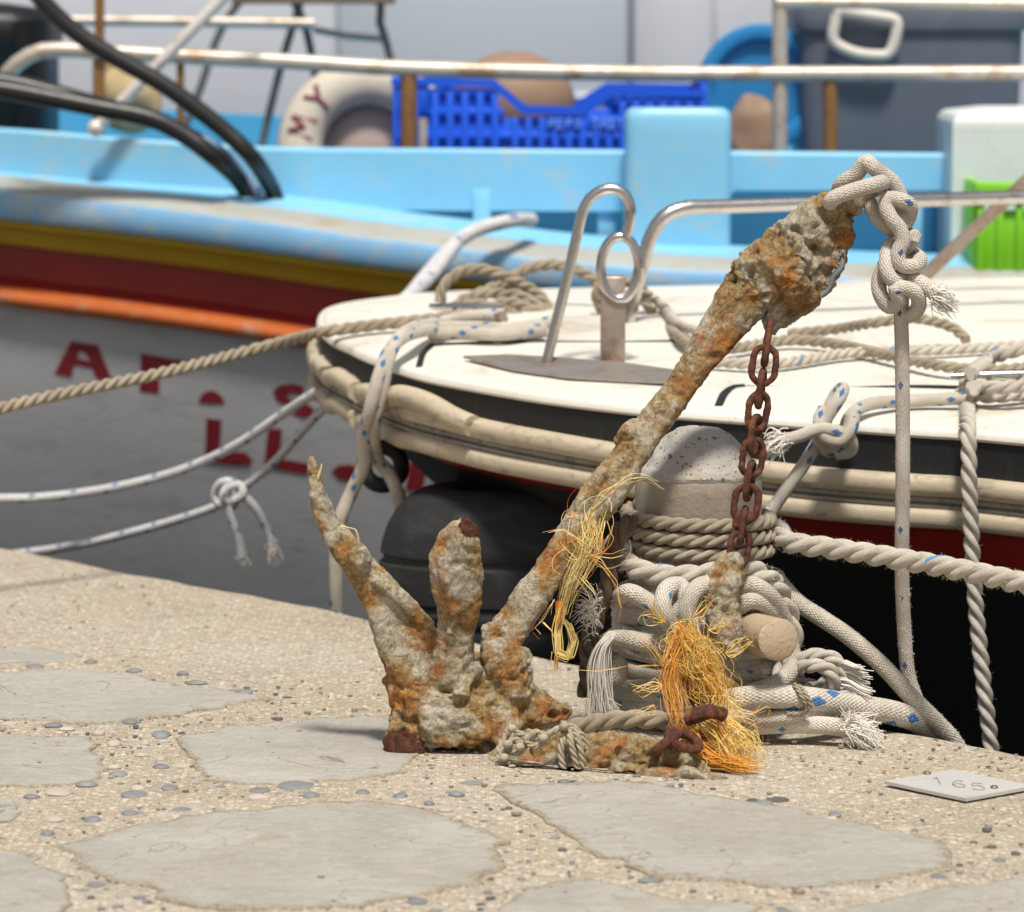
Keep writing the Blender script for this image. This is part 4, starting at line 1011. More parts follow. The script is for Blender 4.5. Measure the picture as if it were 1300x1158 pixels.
bundle(st, [P(872, 928, 4.70), P(884, 950, 4.70), P(908, 966, 4.69), P(942, 973, 4.67), P(976, 977, 4.665)], 110, .0055, .0006, (0.05, .6), 49, .006)
bundle(st, [P(895, 915, 4.72), P(915, 930, 4.71), P(935, 955, 4.70), P(938, 985, 4.69)], 110, .009, .0006, (.5, 1), 50, .006, .6)
bundle(st, [P(866, 800, 4.80), P(842, 845, 4.78), P(822, 818, 4.79), P(806, 815, 4.79)], 10, .003, .0008, (.6, 1), 51, .004)
bundle(st, [P(845, 845, 4.79), P(800, 846, 4.80), P(760, 852, 4.81), P(728, 850, 4.82)], 2, .001, .0006, (.8, 1), 52, .002)
for (x, y, dx, dy, k) in ((930, 925, 22, -18, 5), (940, 940, 25, 10, 4), (845, 790, -26, -20, 10), (880, 785, 24, -18, 9), (920, 830, 30, -14, 12), (840, 870, -30, 6, 9), (925, 890, 30, 20, 10), (900, 800, 26, -16, 8), (930, 970, 40, 14, 10), (935, 905, 40, -8, 3), (830, 895, -22, 12, 4), (955, 930, 12, 12, 3)):
    for j in range(k):
        a = P(x, y, 4.76); b = P(x + dx * rnd.uniform(.5, 1.3), y + dy * rnd.uniform(.3, 1.6), 4.75)
        st.strand(catmull([a, (a + b) / 2 + V((rnd.gauss(0, .006), rnd.gauss(0, .006), rnd.gauss(0, .008))), b, b + V((rnd.gauss(0, .006), 0, rnd.gauss(0, .006)))], .004), .0006, rnd.uniform(.5, 1))
for q in st.v: q.z = max(q.z, 0.0015)
st.build('net_fibres', M['net'], net, flip=False)
# pale net threads snagged on the shank
net2 = thing('snagged_net', 'pale straw net threads snagged halfway up the anchor shank', 'net', P(715, 830, 4.84))
st = Strands()
bundle(st, [P(752, 660, 4.855), P(748, 690, 4.85), P(738, 715, 4.852), P(722, 745, 4.85), P(714, 775, 4.855), P(712, 800, 4.855)], 46, .0085, .00045, (.8, 1), 61, .007, -.6)
curl(st, P(742, 690, 4.855), .032, 45, .00042, (.8, 1), 62, (.8, .5, 1.4))
bundle(st, [P(755, 668, 4.855), P(762, 690, 4.85), P(742, 720, 4.848), P(730, 745, 4.85)], 24, .007, .00048, (.7, 1), 63, .006)
for ctrl, c_ in (([P(752, 650, 4.85), P(775, 625, 4.84), P(800, 608, 4.84), P(822, 606, 4.84), P(852, 626, 4.84)], 3), ([P(745, 660, 4.85), P(758, 630, 4.84), P(790, 612, 4.84), P(818, 606, 4.84), P(845, 622, 4.84)], 2),
             ([P(740, 690, 4.85), P(715, 672, 4.84), P(688, 676, 4.84)], 4), ([P(740, 700, 4.85), P(765, 715, 4.84), P(784, 745, 4.84), P(790, 775, 4.84), P(784, 795, 4.84)], 3), ([P(748, 705, 4.85), P(775, 705, 4.84), P(795, 700, 4.845)], 2), ([P(735, 730, 4.85), P(752, 750, 4.84), P(758, 762, 4.84)], 4),
             ([P(735, 655, 4.85), P(728, 652, 4.84), P(718, 655, 4.835)], 2), ([P(700, 765, 4.85), P(685, 790, 4.85), P(675, 800, 4.85), P(690, 815, 4.85)], 2)):
    bundle(st, ctrl, c_, .003, .0007, (.75, 1), 70 + c_, .003)
bundle(st, [P(712, 770, 4.855), P(706, 800, 4.855), P(708, 830, 4.855), P(722, 835, 4.852), P(728, 815, 4.852), P(722, 795, 4.85), P(713, 782, 4.85)], 34, .0022, .0008, (.7, 1), 81, .002)
bundle(st, [P(711, 765, 4.853), P(710, 785, 4.853), P(707, 800, 4.853)], 40, .0018, .0008, (0, .3), 82, .001)
bundle(st, [P(706, 830, 4.855), P(705, 845, 4.855), P(702, 858, 4.855)], 12, .002, .0007, (.5, .9), 83, .003)
st.build('net_fibres', M['net'], net2, flip=False)
for ctrl in ([P(404, 606, 4.81), P(409, 590, 4.81), P(407, 588, 4.81)], [P(433, 668, 4.81), P(452, 672, 4.80), P(458, 690, 4.80)], [P(600, 972, 4.79), P(625, 958, 4.78), P(650, 945, 4.78)], [P(690, 790, 4.85), P(700, 800, 4.84), P(705, 812, 4.84)]):
    st = Strands(); bundle(st, ctrl, 2, .0006, .0007, (.8, 1), 90, .001); st.build('loose_fibre', M['net'], net2, flip=False)

# knotted grey twine looped round the flat fluke
tw = MB()
def twl(pts, r=.0043): rope_into(tw, pts, r, 'laid', None, .0012, 10, .003, len(tw.v) % 97)
twl([P(650, 918, 4.755), P(642, 936, 4.745), P(634, 952, 4.735), P(638, 968, 4.725), P(650, 984, 4.715), P(672, 992, 4.71), P(700, 995, 4.705), P(718, 996, 4.70)])
twl([P(640, 948, 4.735), P(655, 940, 4.725), P(666, 948, 4.722), P(656, 956, 4.725), P(640, 952, 4.73), P(635, 962, 4.728), P(645, 972, 4.722)])
twl([P(655, 930, 4.735), P(672, 938, 4.725), P(690, 936, 4.715), P(708, 926, 4.71), P(722, 922, 4.712), P(738, 932, 4.715), P(742, 945, 4.715)])
twl([P(668, 940, 4.72), P(682, 930, 4.718), P(690, 940, 4.715), P(680, 948, 4.716), P(668, 942, 4.72)])
twl([P(716, 918, 4.735), P(716, 935, 4.705), P(712, 955, 4.698), P(716, 978, 4.698), P(726, 995, 4.705), P(734, 990, 4.70), P(730, 965, 4.694), P(724, 940, 4.698), P(722, 920, 4.72)])
twl([P(728, 920, 4.72), P(736, 945, 4.695), P(740, 970, 4.695), P(736, 990, 4.70)])
twl([P(706, 975, 4.705), P(720, 988, 4.695), P(735, 998, 4.70), P(722, 1000, 4.70), P(708, 986, 4.70)])
twl([P(735, 985, 4.70), P(775, 982, 4.68), P(815, 990, 4.675)], .003)
for px, py, y in ((650, 925, 4.735), (645, 945, 4.722), (660, 948, 4.716), (640, 962, 4.72), (650, 976, 4.712), (716, 922, 4.70), (726, 992, 4.692), (733, 985, 4.69), (690, 937, 4.708)):
    c = P(px, py, y); tw.ball(c, (.0062, .006, .0055), 7)
for q in tw.v: q.z = max(q.z, .001)
tag(tw.build('knotted_twine', M['twine'], flip=False), 'pale knotted net twine looped round the flat fluke on the quay', 'twine')

# rope tied through the anchor head, knotted, and hanging down past the quay
hk = [P(1062, 262, 4.965), P(1054, 258, 4.91), P(1062, 250, 4.895), P(1084, 242, 4.895), P(1108, 235, 4.90), P(1120, 232, 4.92), P(1112, 240, 4.95), P(1086, 246, 4.965), P(1066, 244, 4.965), P(1070, 232, 4.945), P(1086, 222, 4.935), P(1094, 212, 4.93), P(1100, 205, 4.925), P(1108, 212, 4.92), P(1118, 220, 4.925), P(1132, 230, 4.93), P(1142, 248, 4.935), P(1146, 268, 4.935), P(1146, 290, 4.93)]
hk2 = [P(1096, 244, 4.955), P(1104, 258, 4.94), P(1112, 274, 4.935), P(1126, 287, 4.935), P(1140, 296, 4.945)]
hk3 = [P(1146, 290, 4.945), P(1154, 275, 4.935), P(1156, 262, 4.925), P(1146, 255, 4.915), P(1130, 252, 4.915), P(1124, 262, 4.912), P(1132, 278, 4.905), P(1142, 290, 4.905), P(1146, 306, 4.905), P(1140, 322, 4.905), P(1144, 336, 4.905), P(1160, 338, 4.91), P(1168, 330, 4.93), P(1158, 322, 4.955), P(1138, 316, 4.96)]
hk4 = [P(1150, 300, 4.955), P(1160, 300, 4.93), P(1158, 306, 4.93), P(1146, 318, 4.945), P(1132, 310, 4.93), P(1126, 325, 4.915), P(1126, 345, 4.905), P(1136, 358, 4.905), P(1142, 350, 4.92)]
hk5 = [P(1124, 335, 4.93), P(1116, 355, 4.925), P(1118, 375, 4.915), P(1130, 390, 4.915), P(1142, 380, 4.905), P(1136, 368, 4.90), P(1150, 366, 4.90), P(1164, 374, 4.905), P(1166, 390, 4.915), P(1156, 400, 4.925), P(1144, 392, 4.935), P(1146, 372, 4.94), P(1152, 350, 4.935)]
hang = [P(1152, 350, 4.935), P(1146, 372, 4.93), P(1144, 400, 4.93), P(1145, 440, 4.935), P(1146, 520, 4.94), P(1146, 620, 4.95), P(1145, 720, 4.97), P(1148, 800, 4.99), P(1153, 855, 5.0), P(1166, 895, 5.005), P(1180, 940, 5.01), P(1186, 1010, 5.02), P(1186, 1080, 5.02)]
tail = [P(1150, 352, 4.925), P(1164, 356, 4.915), P(1180, 366, 4.905), P(1193, 378, 4.90)]
hr = thing('anchor_rope', 'pale thin flecked rope knotted on anchor head and hanging straight down', 'rope', P(1146, 940, 4.98))
mb = MB()
for k, q in enumerate((hk, hk2, hk3, hk4, hk5, tail)): rope_into(mb, q, 0.0097 if k != 0 else 0.0100, 'braid', None, 0, 60, .003, 40 + k)
mb.build('knot', M['braid_pink'], hr, flip=False)
mb = MB(); rope_into(mb, hang, 0.0092, 'braid', None, 0, 1300, .004, 50); mb.build('hanging_line', M['braid_pink'], hr, flip=False)
mb = MB(); c = P(1196, 380, 4.898)
st = Strands(); tuft_end(st, P(1189, 375, 4.90), (1, -.1, -.35), .024, .32, 260, .0009, (.2, .9), 77, .2); st.build('frayed_end', M['fray_white'], hr, flip=False)
# ------------------------------------------------------------------ WHITE BOAT (nearer)
near_px = [(410, 408), (416, 418), (430, 429), (450, 438), (474, 449), (531, 469), (599, 483), (701, 500), (826, 515), (911, 522), (1154, 540), (1300, 551)]
far_px = [(410, 408), (411, 399), (418, 391), (440, 384), (480, 378), (560, 370), (700, 366), (900, 362), (1300, 352)]
def dz(x, y): return 0.33 + 0.05 * (y - 5.25)
nearc = [D(a, b) for a, b in near_px]; farc = [D(a, b) for a, b in far_px]
dn = (nearc[-1] - nearc[-3]).normalized()
def onp(x, y): return V((x, y, dz(x, y)))
nearc += [onp(1.3, 4.95), onp(2.0, 4.55), onp(2.9, 4.15)]
farc += [onp(1.8, 7.1), onp(2.6, 6.9), onp(3.6, 6.2)]
nearc = catmull(nearc, 0.02); farc = catmull(farc, 0.02)
NS = 90
def at_f(c, f):
    f = f ** 1.5                       # finer spacing at the bow
    x = f * (len(c) - 1); i = min(int(x), len(c) - 2); return c[i].lerp(c[i + 1], x - i)
NEAR = [at_f(nearc, i / NS) for i in range(NS + 1)]; FAR = [at_f(farc, i / NS) for i in range(NS + 1)]
boat1 = thing('moored_boat', 'small white decked boat with black sheer stripe and beige rub belt', 'boat', (1.4, 5.8, -.3))
# outline loop (near side from stern to bow then far side back) and its outward normals
LOOPI = [q for q in reversed(NEAR[2:])] + [NEAR[1], NEAR[0], FAR[1]] + FAR[2:]
def offs(loop, d, z):
    out = []
    for i, q in enumerate(loop):
        a = loop[max(i - 2, 0)]; b = loop[min(i + 2, len(loop) - 1)]
        t = b - a; t.z = 0; t.normalize(); nrm_ = V((-t.y, t.x, 0)) * -1   # walking stern->bow along the near side: outward is to the left/near
        dd = d(i) if callable(d) else d; zz = z(i) if callable(z) else z
        out.append(q + nrm_ * dd + V((0, 0, zz)))
    return out
# make sure offsets go outward
t0 = offs(LOOPI, 0.02, 0)
cen = V((1.2, 5.9, 0))
if (t0[10] - cen).length < (LOOPI[10] - cen).length: SGN = -1
else: SGN = 1
def off2(d, z): return offs(LOOPI, (lambda i: SGN * (d(i) if callable(d) else d)), z)
mb = MB(); rows = []
for s in range(15):
    f = s / 14; row = []
    for a, b in zip(NEAR, FAR):
        q = a.lerp(b, f); wdt = (b - a).length; q = q + V((0, 0, 0.022 * math.sin(math.pi * f) * min(1, wdt / 1.0)))
        row.append(q)
    rows.append(row)
mb.quadgrid(rows)
lip = [off2(0, 0), off2(.006, -.001), off2(.010, -.005), off2(.011, -.012), off2(.006, -.016)]
mb.quadgrid(lip); mb.build('deck', M['deck'], boat1)
mb = MB(); mb.quadgrid([off2(.005, -.0155), off2(.006, -.03), off2(.002, -.100)]); mb.build('sheer_stripe', M['black_paint'], boat1)
def bz(i): return -.022 * max(0, min(1, (LOOPI[i].x + .28) / .7))
def wav(i):
    k = max(0, min(1, (LOOPI[i].x + .05) / -.25)); return bz(i) + (0.004 * math.sin(i * 1.1) + .002 * math.sin(i * 2.3 + 1)) * k + .0006 * math.sin(i * .9)
def belt(name, dcen, z, r, mat, gap=False, rz=None):
    c = off2(dcen, lambda i: z + wav(i)); parts_ = [c]
    if gap:
        k = min(range(len(c)), key=lambda i: abs(proj(c[i])[0] - 468) if i < NS else 1e9)
        parts_ = [c[:k - 1], c[k + 2:]]
    mb = MB()
    for c_ in parts_:
        cc = catmull(c_, .02)
        mb.tube(cc, r, 14)
    o = mb.build(name, mat, boat1); return o
def strip(prof_, split):
    k = min(range(len(LOOPI)), key=lambda i: abs(proj(LOOPI[i])[0] - 468) if i < NS else 1e9)
    for sl_ in ((0, k + 1), (k + 1, None)) if split else ((0, None),):
        rows_ = [off2(d_, (lambda z_: (lambda i: z_ + wav(i)))(z_))[sl_[0]:sl_[1]] for d_, z_ in prof_]
        mb = MB(); mb.quadgrid(rows_); n0 = len(rows_)
        for e in (0, -1): mb.face([r_[e] for r_ in rows_])
        mb.build('rubbing_belt', M['belt'], boat1)
strip([(.004, -.0445), (.018, -.0450), (.0245, -.0480), (.0275, -.054), (.0275, -.064), (.0245, -.0705), (.018, -.0735), (.004, -.074)], True)
strip([(.003, -.0900), (.016, -.0905), (.0225, -.0935), (.0250, -.099), (.0250, -.109), (.0225, -.1145), (.016, -.1180), (.003, -.1185)], True)
mb = MB(); mb.quadgrid([off2(d_, (lambda z_: (lambda i: z_ + bz(i)))(z_)) for d_, z_ in ((.006, -.072), (.016, -.0745), (.018, -.080), (.011, -.0815), (.011, -.0835), (.018, -.085), (.016, -.0895), (.006, -.092))]); mb.build('belt_groove', M['belt_grey'], boat1)
# swollen, sagging belt end by the bow line as in the photo
mb = MB(); mb.tube(catmull([P(479, 512, 6.0), P(497, 504, 5.955), P(515, 503, 5.92), P(545, 513, 5.875), P(575, 530, 5.83), P(600, 541, 5.79)], .01), .0165, 14); mb.build('rubbing_belt', M['belt'], boat1)
# hull below: red topsides falling to a raked bottom, gap shade painted black
def rake(k):     # the stem is raked: near the bow the hull draws well back
    def f(i):
        q = LOOPI[i]; b = max(0, 1 - (q.x + .31) / 1.2); return -k * (1 + 2.2 * b)
    return f
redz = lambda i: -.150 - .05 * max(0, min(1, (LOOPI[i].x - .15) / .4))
mb = MB(); mb.quadgrid([off2(.004, -.110), off2(.003, lambda i: -.118 + bz(i)), off2(rake(.008), lambda i: -.130 + bz(i) * .8), off2(rake(.02), redz)]); mb.build('red_topsides', M['red'], boat1)
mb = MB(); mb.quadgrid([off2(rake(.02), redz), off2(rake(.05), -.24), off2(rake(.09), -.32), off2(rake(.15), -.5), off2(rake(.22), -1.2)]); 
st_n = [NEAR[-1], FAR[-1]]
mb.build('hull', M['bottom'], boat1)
mb = MB(); mb.prism([LOOPI[0] + V((0, 0, .0)), LOOPI[-1] + V((0, 0, 0)), LOOPI[-1] + V((0, 0, -1.2)), LOOPI[0] + V((0, 0, -1.2))], (0.02, .01, 0)); mb.build('transom', M['deck'], boat1)
# seams and the moulded step of the deck
mb = MB()
def dtube(pts, r): mb.tube(catmull([D(a, b, .0075 if b < 470 or True else 0) for a, b in pts], .02), r, 6)
for pts, r in (([(532, 467), (537, 455), (548, 448)], .006), ([(548, 448), (650, 448), (760, 449), (868, 450)], .0030), ([(912, 517), (920, 505), (932, 498), (948, 497)], .007), ([(948, 497), (1060, 499), (1180, 502), (1340, 508)], .0036), ([(800, 384), (850, 390)], .0015)):
    cc = [D(a, b) for a, b in pts]
    for q in cc:  # lift to camber
        best = min(((a.lerp(b, f / 10) - q).to_2d().length, f / 10, (b - a).length) for a, b in zip(NEAR, FAR) for f in range(11))
        q.z += 0.022 * math.sin(math.pi * best[1]) * min(1, best[2]) - r * .3
    mb = MB(); mb.tube(catmull(cc, .02), r, 6); mb.build('deck_seam', M['black_paint'], boat1)
def DC(px, py, h=0.0):
    q = D(px, py, h)
    best = min(((a.lerp(b, f / 20) - q).to_2d().length, f / 20, (b - a).length) for a, b in zip(NEAR, FAR) for f in range(21))
    return D(px, py, h + 0.022 * math.sin(math.pi * best[1]) * min(1, best[2]))
mb = MB(); mb.prism([DC(a, b, .0015) for a, b in ((588, 455), (640, 453), (700, 456), (790, 463), (868, 474), (866, 488), (800, 486), (720, 481), (650, 471))], (0, 0, .004)); mb.build('bow_plate', M['steel_plate'], boat1, smooth=False)
c = DC(777, 459, .0)
mb = MB(); top = P(779, 350, c.y); mb.box(((c + top) / 2), (.037, .026, (top - c).z), bev=.003); mb.build('bow_post', M['post_rust'], boat1)
mb = MB(); yy = c.y - .012; cc = P(787, 340, yy); mb.tube([cc + V((math.cos(a) * .0285, 0, math.sin(a) * .047)) for a in [k * 2 * math.pi / 40 for k in range(41)]], .0075, 12, cap=False); mb.build('bow_eye', M['steel'], boat1)
b0 = DC(693, 463); mb = MB(); y0 = b0.y
mb.tube(catmull([b0, P(706, 410, y0), P(722, 345, y0), P(733, 296, y0), P(742, 262, y0), P(757, 245, y0), P(776, 239, y0), P(794, 247, y0), P(801, 266, y0), P(799, 284, y0), P(794, 300, y0)], .01), .0082, 14); mb.build('bow_hoop', M['steel'], boat1)
b0 = DC(797, 410); y0 = b0.y
mb = MB(); mb.tube(catmull([b0, P(806, 372, y0), P(815, 336, y0), P(826, 300, y0), P(842, 276, y0), P(868, 264, y0 + .01), P(920, 262, y0 + .03), P(1100, 256, y0 + .1), P(1300, 250, y0 + .2), P(1700, 238, y0 + .35)], .015), .0115, 16); mb.build('pulpit_rail', M['steel'], boat1)
b0 = DC(1150, 372)
mb = MB(); mb.tube([b0.lerp(P(1330, 205, 6.75), k / 10) for k in range(11)], .0115, 14); mb.build('rail_brace', M['post_rust'], boat1)
# deck cleats
def cleat(p1, p2, hgt):
    a, b = DC(*p1, hgt), DC(*p2, hgt); d = (b - a).normalized(); L = (b - a).length; mb = MB()
    mb.tube([a + d * (L * k / 14) for k in range(15)], lambda t: 0.0075 * (0.45 + .55 * math.sin(math.pi * max(.06, min(.94, t))) ** .6), 12)
    for f in (.36, .64):
        q = a.lerp(b, f); mb.tube([q, q - V((0, 0, hgt + .002))], .0085, 10)
    o = mb.build('cleat', M['steel'], boat1); o['label'] = 'polished horn cleat'
cleat((546, 389), (640, 392), .024); cleat((1206, 478), (1345, 474), .034)

# ropes on the white boat's deck
pts = [P(-260, 600, 5.7), P(0, 519, 6.0), P(200, 475, 6.2), P(330, 442, 6.35), DC(410, 422, .012), DC(450, 416, .014), DC(520, 408, .014), DC(580, 402, .02), DC(640, 402, .03)]
rope('bow_line', 'tan twisted line running from left edge up to the bow cleat', pts, .0100, 'laid', M['laid_tan'], fuzz=150, seed=101)
yb = DC(620, 395).y
lp = [P(558, 384, yb), P(564, 362, yb), P(585, 345, yb), P(612, 342, yb), P(645, 352, yb), P(675, 368, yb + .02), P(694, 388, yb + .01), P(690, 408, yb - .03), P(672, 408, yb - .05), P(640, 395, yb - .06), P(605, 386, yb - .05), P(585, 392, yb - .03)]
lp2 = [P(590, 390, yb + .02), P(610, 372, yb + .03), P(640, 360, yb + .04), P(665, 343, yb + .05), P(700, 336, yb + .05), P(735, 344, yb + .04), P(765, 362, yb + .03), P(785, 378, yb + .01), DC(800, 395, .02)]
lp3 = [P(570, 398, yb - .02), P(590, 380, yb), P(625, 372, yb), P(660, 376, yb), P(685, 392, yb - .02), P(680, 412, yb - .05), P(650, 418, yb - .07), P(620, 408, yb - .07)]
lp4 = [P(600, 404, yb - .05), P(640, 384, yb - .03), P(672, 392, yb - .03), P(690, 404, yb - .04), P(668, 420, yb - .08)]
rope('coiled_line', 'tan rope looped in open bights over the bow cleat', lp, .0100, 'laid', M['laid_tan'], seed=102, paths=[lp2, lp3, lp4])
fl = [DC(700, 408, .02), DC(672, 415, .016), DC(640, 418, .016), DC(600, 416, .016), DC(560, 417, .016), P(520, 424, 6.02), P(497, 442, 5.96), P(482, 475, 5.93), P(470, 520, 5.93), P(462, 560, 5.96), P(462, 590, 5.98), P(446, 625, 6.0), P(432, 660, 6.0), P(427, 700, 6.02), P(427, 750, 6.03), P(428, 830, 6.05)]
fl2 = [DC(640, 400, .03), DC(600, 402, .028), DC(560, 410, .02), P(522, 418, 6.04), P(503, 434, 5.97), P(492, 460, 5.94), P(484, 500, 5.935), P(474, 545, 5.95), P(478, 580, 6.0), P(492, 598, 6.02), P(502, 618, 6.02), P(508, 636, 6.03), P(514, 680, 6.04), P(516, 760, 6.05)]
fl3 = [DC(690, 418, .012), DC(640, 424, .013), DC(590, 422, .013), DC(545, 424, .014)]
rope('bow_rope', 'blue flecked cream rope draped from bow cleat down over the bow', fl, .0106, 'braid', M['braid_fleck'], seed=103, paths=[fl2, fl3])
mb = MB(); cq = P(486, 592, 6.08)
mb.tube([cq + V((math.cos(a) * .029, math.sin(a) * .008, math.sin(a) * .029)) for a in [k * 2 * math.pi / 30 for k in range(31)]], .0125, 12, cap=False)
tag(mb.build('rubber_ring', M['tyre']), 'small black rubber ring threaded on the flecked bow rope', 'ring')
# tether round the bow eye and lines lying on the deck
yk = DC(790, 400).y
pe_ = [P(764, 395, yk - .02), P(757, 375, yk - .03), P(764, 360, yk - .035), P(785, 356, yk - .035), P(808, 362, yk - .03), P(820, 372, yk - .02)]
tl_ = [P(805, 368, yk - .02), P(822, 388, yk - .02), P(842, 410, yk - .03), DC(862, 428, .012), DC(885, 440, .012), DC(930, 442, .012), DC(1000, 432, .012), DC(1060, 437, .012), DC(1130, 452, .012), DC(1190, 464, .014), DC(1260, 470, .014), DC(1340, 462, .014)]
rope('eye_line', 'brownish line looped through the bow eye and trailing across the deck', tl_, .0088, 'laid', M['laid_tan'], seed=104, paths=[pe_])
tl2 = [P(812, 366, yk - .01), P(840, 388, yk), DC(865, 414, .012), DC(920, 428, .012)]
tl3 = [DC(1000, 424, .011), DC(1060, 418, .02), DC(1110, 410, .04), DC(1160, 404, .045), DC(1205, 414, .03), DC(1228, 432, .012)]
rope('deck_loop', 'thin tan rope loop arching over the middle of the white deck', tl3, .0085, 'laid', M['laid_tan'], seed=105)
rope('pale_line', 'pale cream rope leading from the bow eye down the white deck', tl2, .0085, 'laid', M['laid_pale'], seed=106)
rope('faint_line', 'white rope lying nearly straight along the white deck', [DC(880, 458, .01), DC(980, 462, .01), DC(1080, 448, .01), DC(1200, 444, .01), DC(1330, 436, .01)], .0085, 'laid', M['laid_white'], seed=107)
# line made fast on the right cleat and dropping behind the quay
yc = DC(1260, 480).y
w1 = [DC(1215, 500, .012), DC(1260, 503, .012), DC(1310, 498, .014), DC(1370, 490, .014)]
w2 = [DC(1232, 474, .05), P(1250, 460, yc), P(1280, 448, yc), P(1310, 442, yc), P(1360, 440, yc)]
w3 = [DC(1222, 488, .03), DC(1270, 492, .032), DC(1330, 484, .035)]
rope('cleat_line', 'greyish twisted rope wrapped on the right hand deck cleat', w1, .0102, 'laid', M['laid_pale'], seed=108, paths=[w2, w3])
pts = [DC(1236, 492, .035), P(1229, 506, 5.62), P(1228, 525, 5.44), P(1229, 545, 5.345), P(1230, 580, 5.325), P(1232, 650, 5.32), P(1238, 760, 5.32), P(1250, 880, 5.31), P(1259, 960, 5.31), P(1262, 1060, 5.31)]
rope('cleat_drop_line', 'grey twisted line dropping from the right cleat behind the quay', pts, .0112, 'laid', M['laid_pale'], fuzz=200, seed=109)
# blue flecked rope knotted on the belt
ka = [DC(1235, 505, .016), DC(1160, 509, .014), DC(1110, 512, .016), P(1085, 523, 5.44), P(1074, 540, 5.40), P(1070, 565, 5.385), P(1050, 572, 5.375), P(1040, 555, 5.37), P(1050, 530, 5.365), P(1066, 505, 5.37), P(1070, 493, 5.39), P(1062, 500, 5.40), P(1052, 520, 5.395), P(1045, 545, 5.39), P(1030, 575, 5.375), P(1005, 612, 5.37), P(985, 640, 5.37), P(970, 668, 5.37), P(950, 720, 5.38), P(940, 800, 5.4)]
kb = [P(992, 560, 5.35), P(1015, 554, 5.35), P(1040, 545, 5.352), P(1062, 548, 5.352), P(1078, 555, 5.36), P(1080, 572, 5.372), P(1062, 576, 5.38)]
kc = [P(1046, 520, 5.372), P(1040, 535, 5.36), P(1048, 555, 5.352), P(1066, 560, 5.352), P(1080, 545, 5.355), P(1084, 528, 5.37)]
bk = thing('belt_rope', 'blue flecked rope knotted over the beige belt right of the chain', 'rope', P(1040, 700, 5.38))
mb = MB()
for k, q in enumerate((ka, kb, kc)): rope_into(mb, q, .0092, 'braid', None, 0, 0, .004, 60 + k)
mb.build('rope_body', M['braid_fleck'], bk, flip=False)
st = Strands(); tuft_end(st, P(997, 559, 5.35), (-1, -.1, -.15), .026, .45, 160, .0010, (.5, 1), 8, .3); st.build('frayed_end', M['fray_white'], bk, flip=False)

# big black tyre squeezed between the quay and the bow
mb = MB(); tc = P(704, 722, 5.95); rows = []
prof = [(.50, .10), (.56, .128), (.64, .134), (.74, .130), (.82, .118), (.885, .100), (.925, .082), (.935, .077), (.945, .070), (.968, .050), (.978, .034), (.962, .030), (.962, .022), (.985, .018), (.992, -.010), (.992, -.036), (.970, -.040), (.970, -.048), (.988, -.052), (.984, -.066), (.965, -.070), (.965, -.076), (.975, -.080), (.970, -.092), (.945, -.108), (.90, -.124), (.80, -.132), (.62, -.125), (.50, -.09), (.47, 0)]
for rr_, z in prof:
    rows.append([tc + V((math.cos(a) * .272 * rr_, math.sin(a) * .165 * rr_, z + .006 * math.cos(a))) for a in [2 * math.pi * j / 80 for j in range(80)]])
rows.append(rows[0]); mb.quadgrid(rows, True)
tag(mb.build('tyre_fender', M['tyre']), 'big black rubber tyre fender wedged between quay and white bow', 'tyre')

# lines from the bow off to the left, over the grey hull
l1 = [P(405, 495, 6.35), P(370, 518, 6.4), P(300, 565, 6.5), P(230, 597, 6.58), P(150, 618, 6.64), P(70, 630, 6.68), P(0, 633, 6.72), P(-150, 630, 6.8)]
rope('upper_tether', 'pale mooring rope sagging left over the grey hull, upper of two', l1, .0080, 'braid', M['braid_mauve'], seed=120)
kt = thing('tied_tether', 'pale mooring rope with a knot and two dangling ends before grey hull', 'rope', P(300, 710, 6.6))
l2 = [P(415, 515, 6.35), P(390, 540, 6.4), P(350, 585, 6.47), P(318, 612, 6.5), P(300, 628, 6.52)]
l3 = [P(292, 636, 6.52), P(250, 652, 6.56), P(190, 670, 6.62), P(110, 690, 6.7), P(40, 701, 6.78), P(-80, 715, 6.86)]
kn1 = [P(306, 622, 6.50), P(294, 612, 6.49), P(280, 614, 6.50), P(273, 628, 6.51), P(280, 640, 6.505), P(295, 636, 6.49), P(308, 628, 6.485), P(304, 616, 6.49), P(288, 620, 6.485), P(284, 634, 6.485), P(300, 642, 6.5)]
t1 = [P(288, 632, 6.49), P(294, 660, 6.495), P(303, 686, 6.50), P(307, 708, 6.50)]
t2 = [P(310, 630, 6.49), P(326, 648, 6.495), P(340, 674, 6.5), P(346, 690, 6.5)]
mb = MB()
for k, q in enumerate((l2, l3)): rope_into(mb, q, .0074, 'braid')
mb.build('line', M['braid_mauve'], kt, flip=False)
mb = MB()
for k, q in enumerate((kn1, t1, t2)): rope_into(mb, q, .0076, 'braid')
mb.build('knot', M['braid_mauve'], kt, flip=False)
st = Strands(); tuft_end(st, P(345, 688, 6.5), (.1, 0, -1), .038, .22, 70, .0011, (.3, .9), 21); tuft_end(st, P(306, 704, 6.5), (.1, 0, -1), .02, .2, 40, .001, (.3, .9), 22); st.build('frayed_end', M['fray_white'], kt, flip=False)

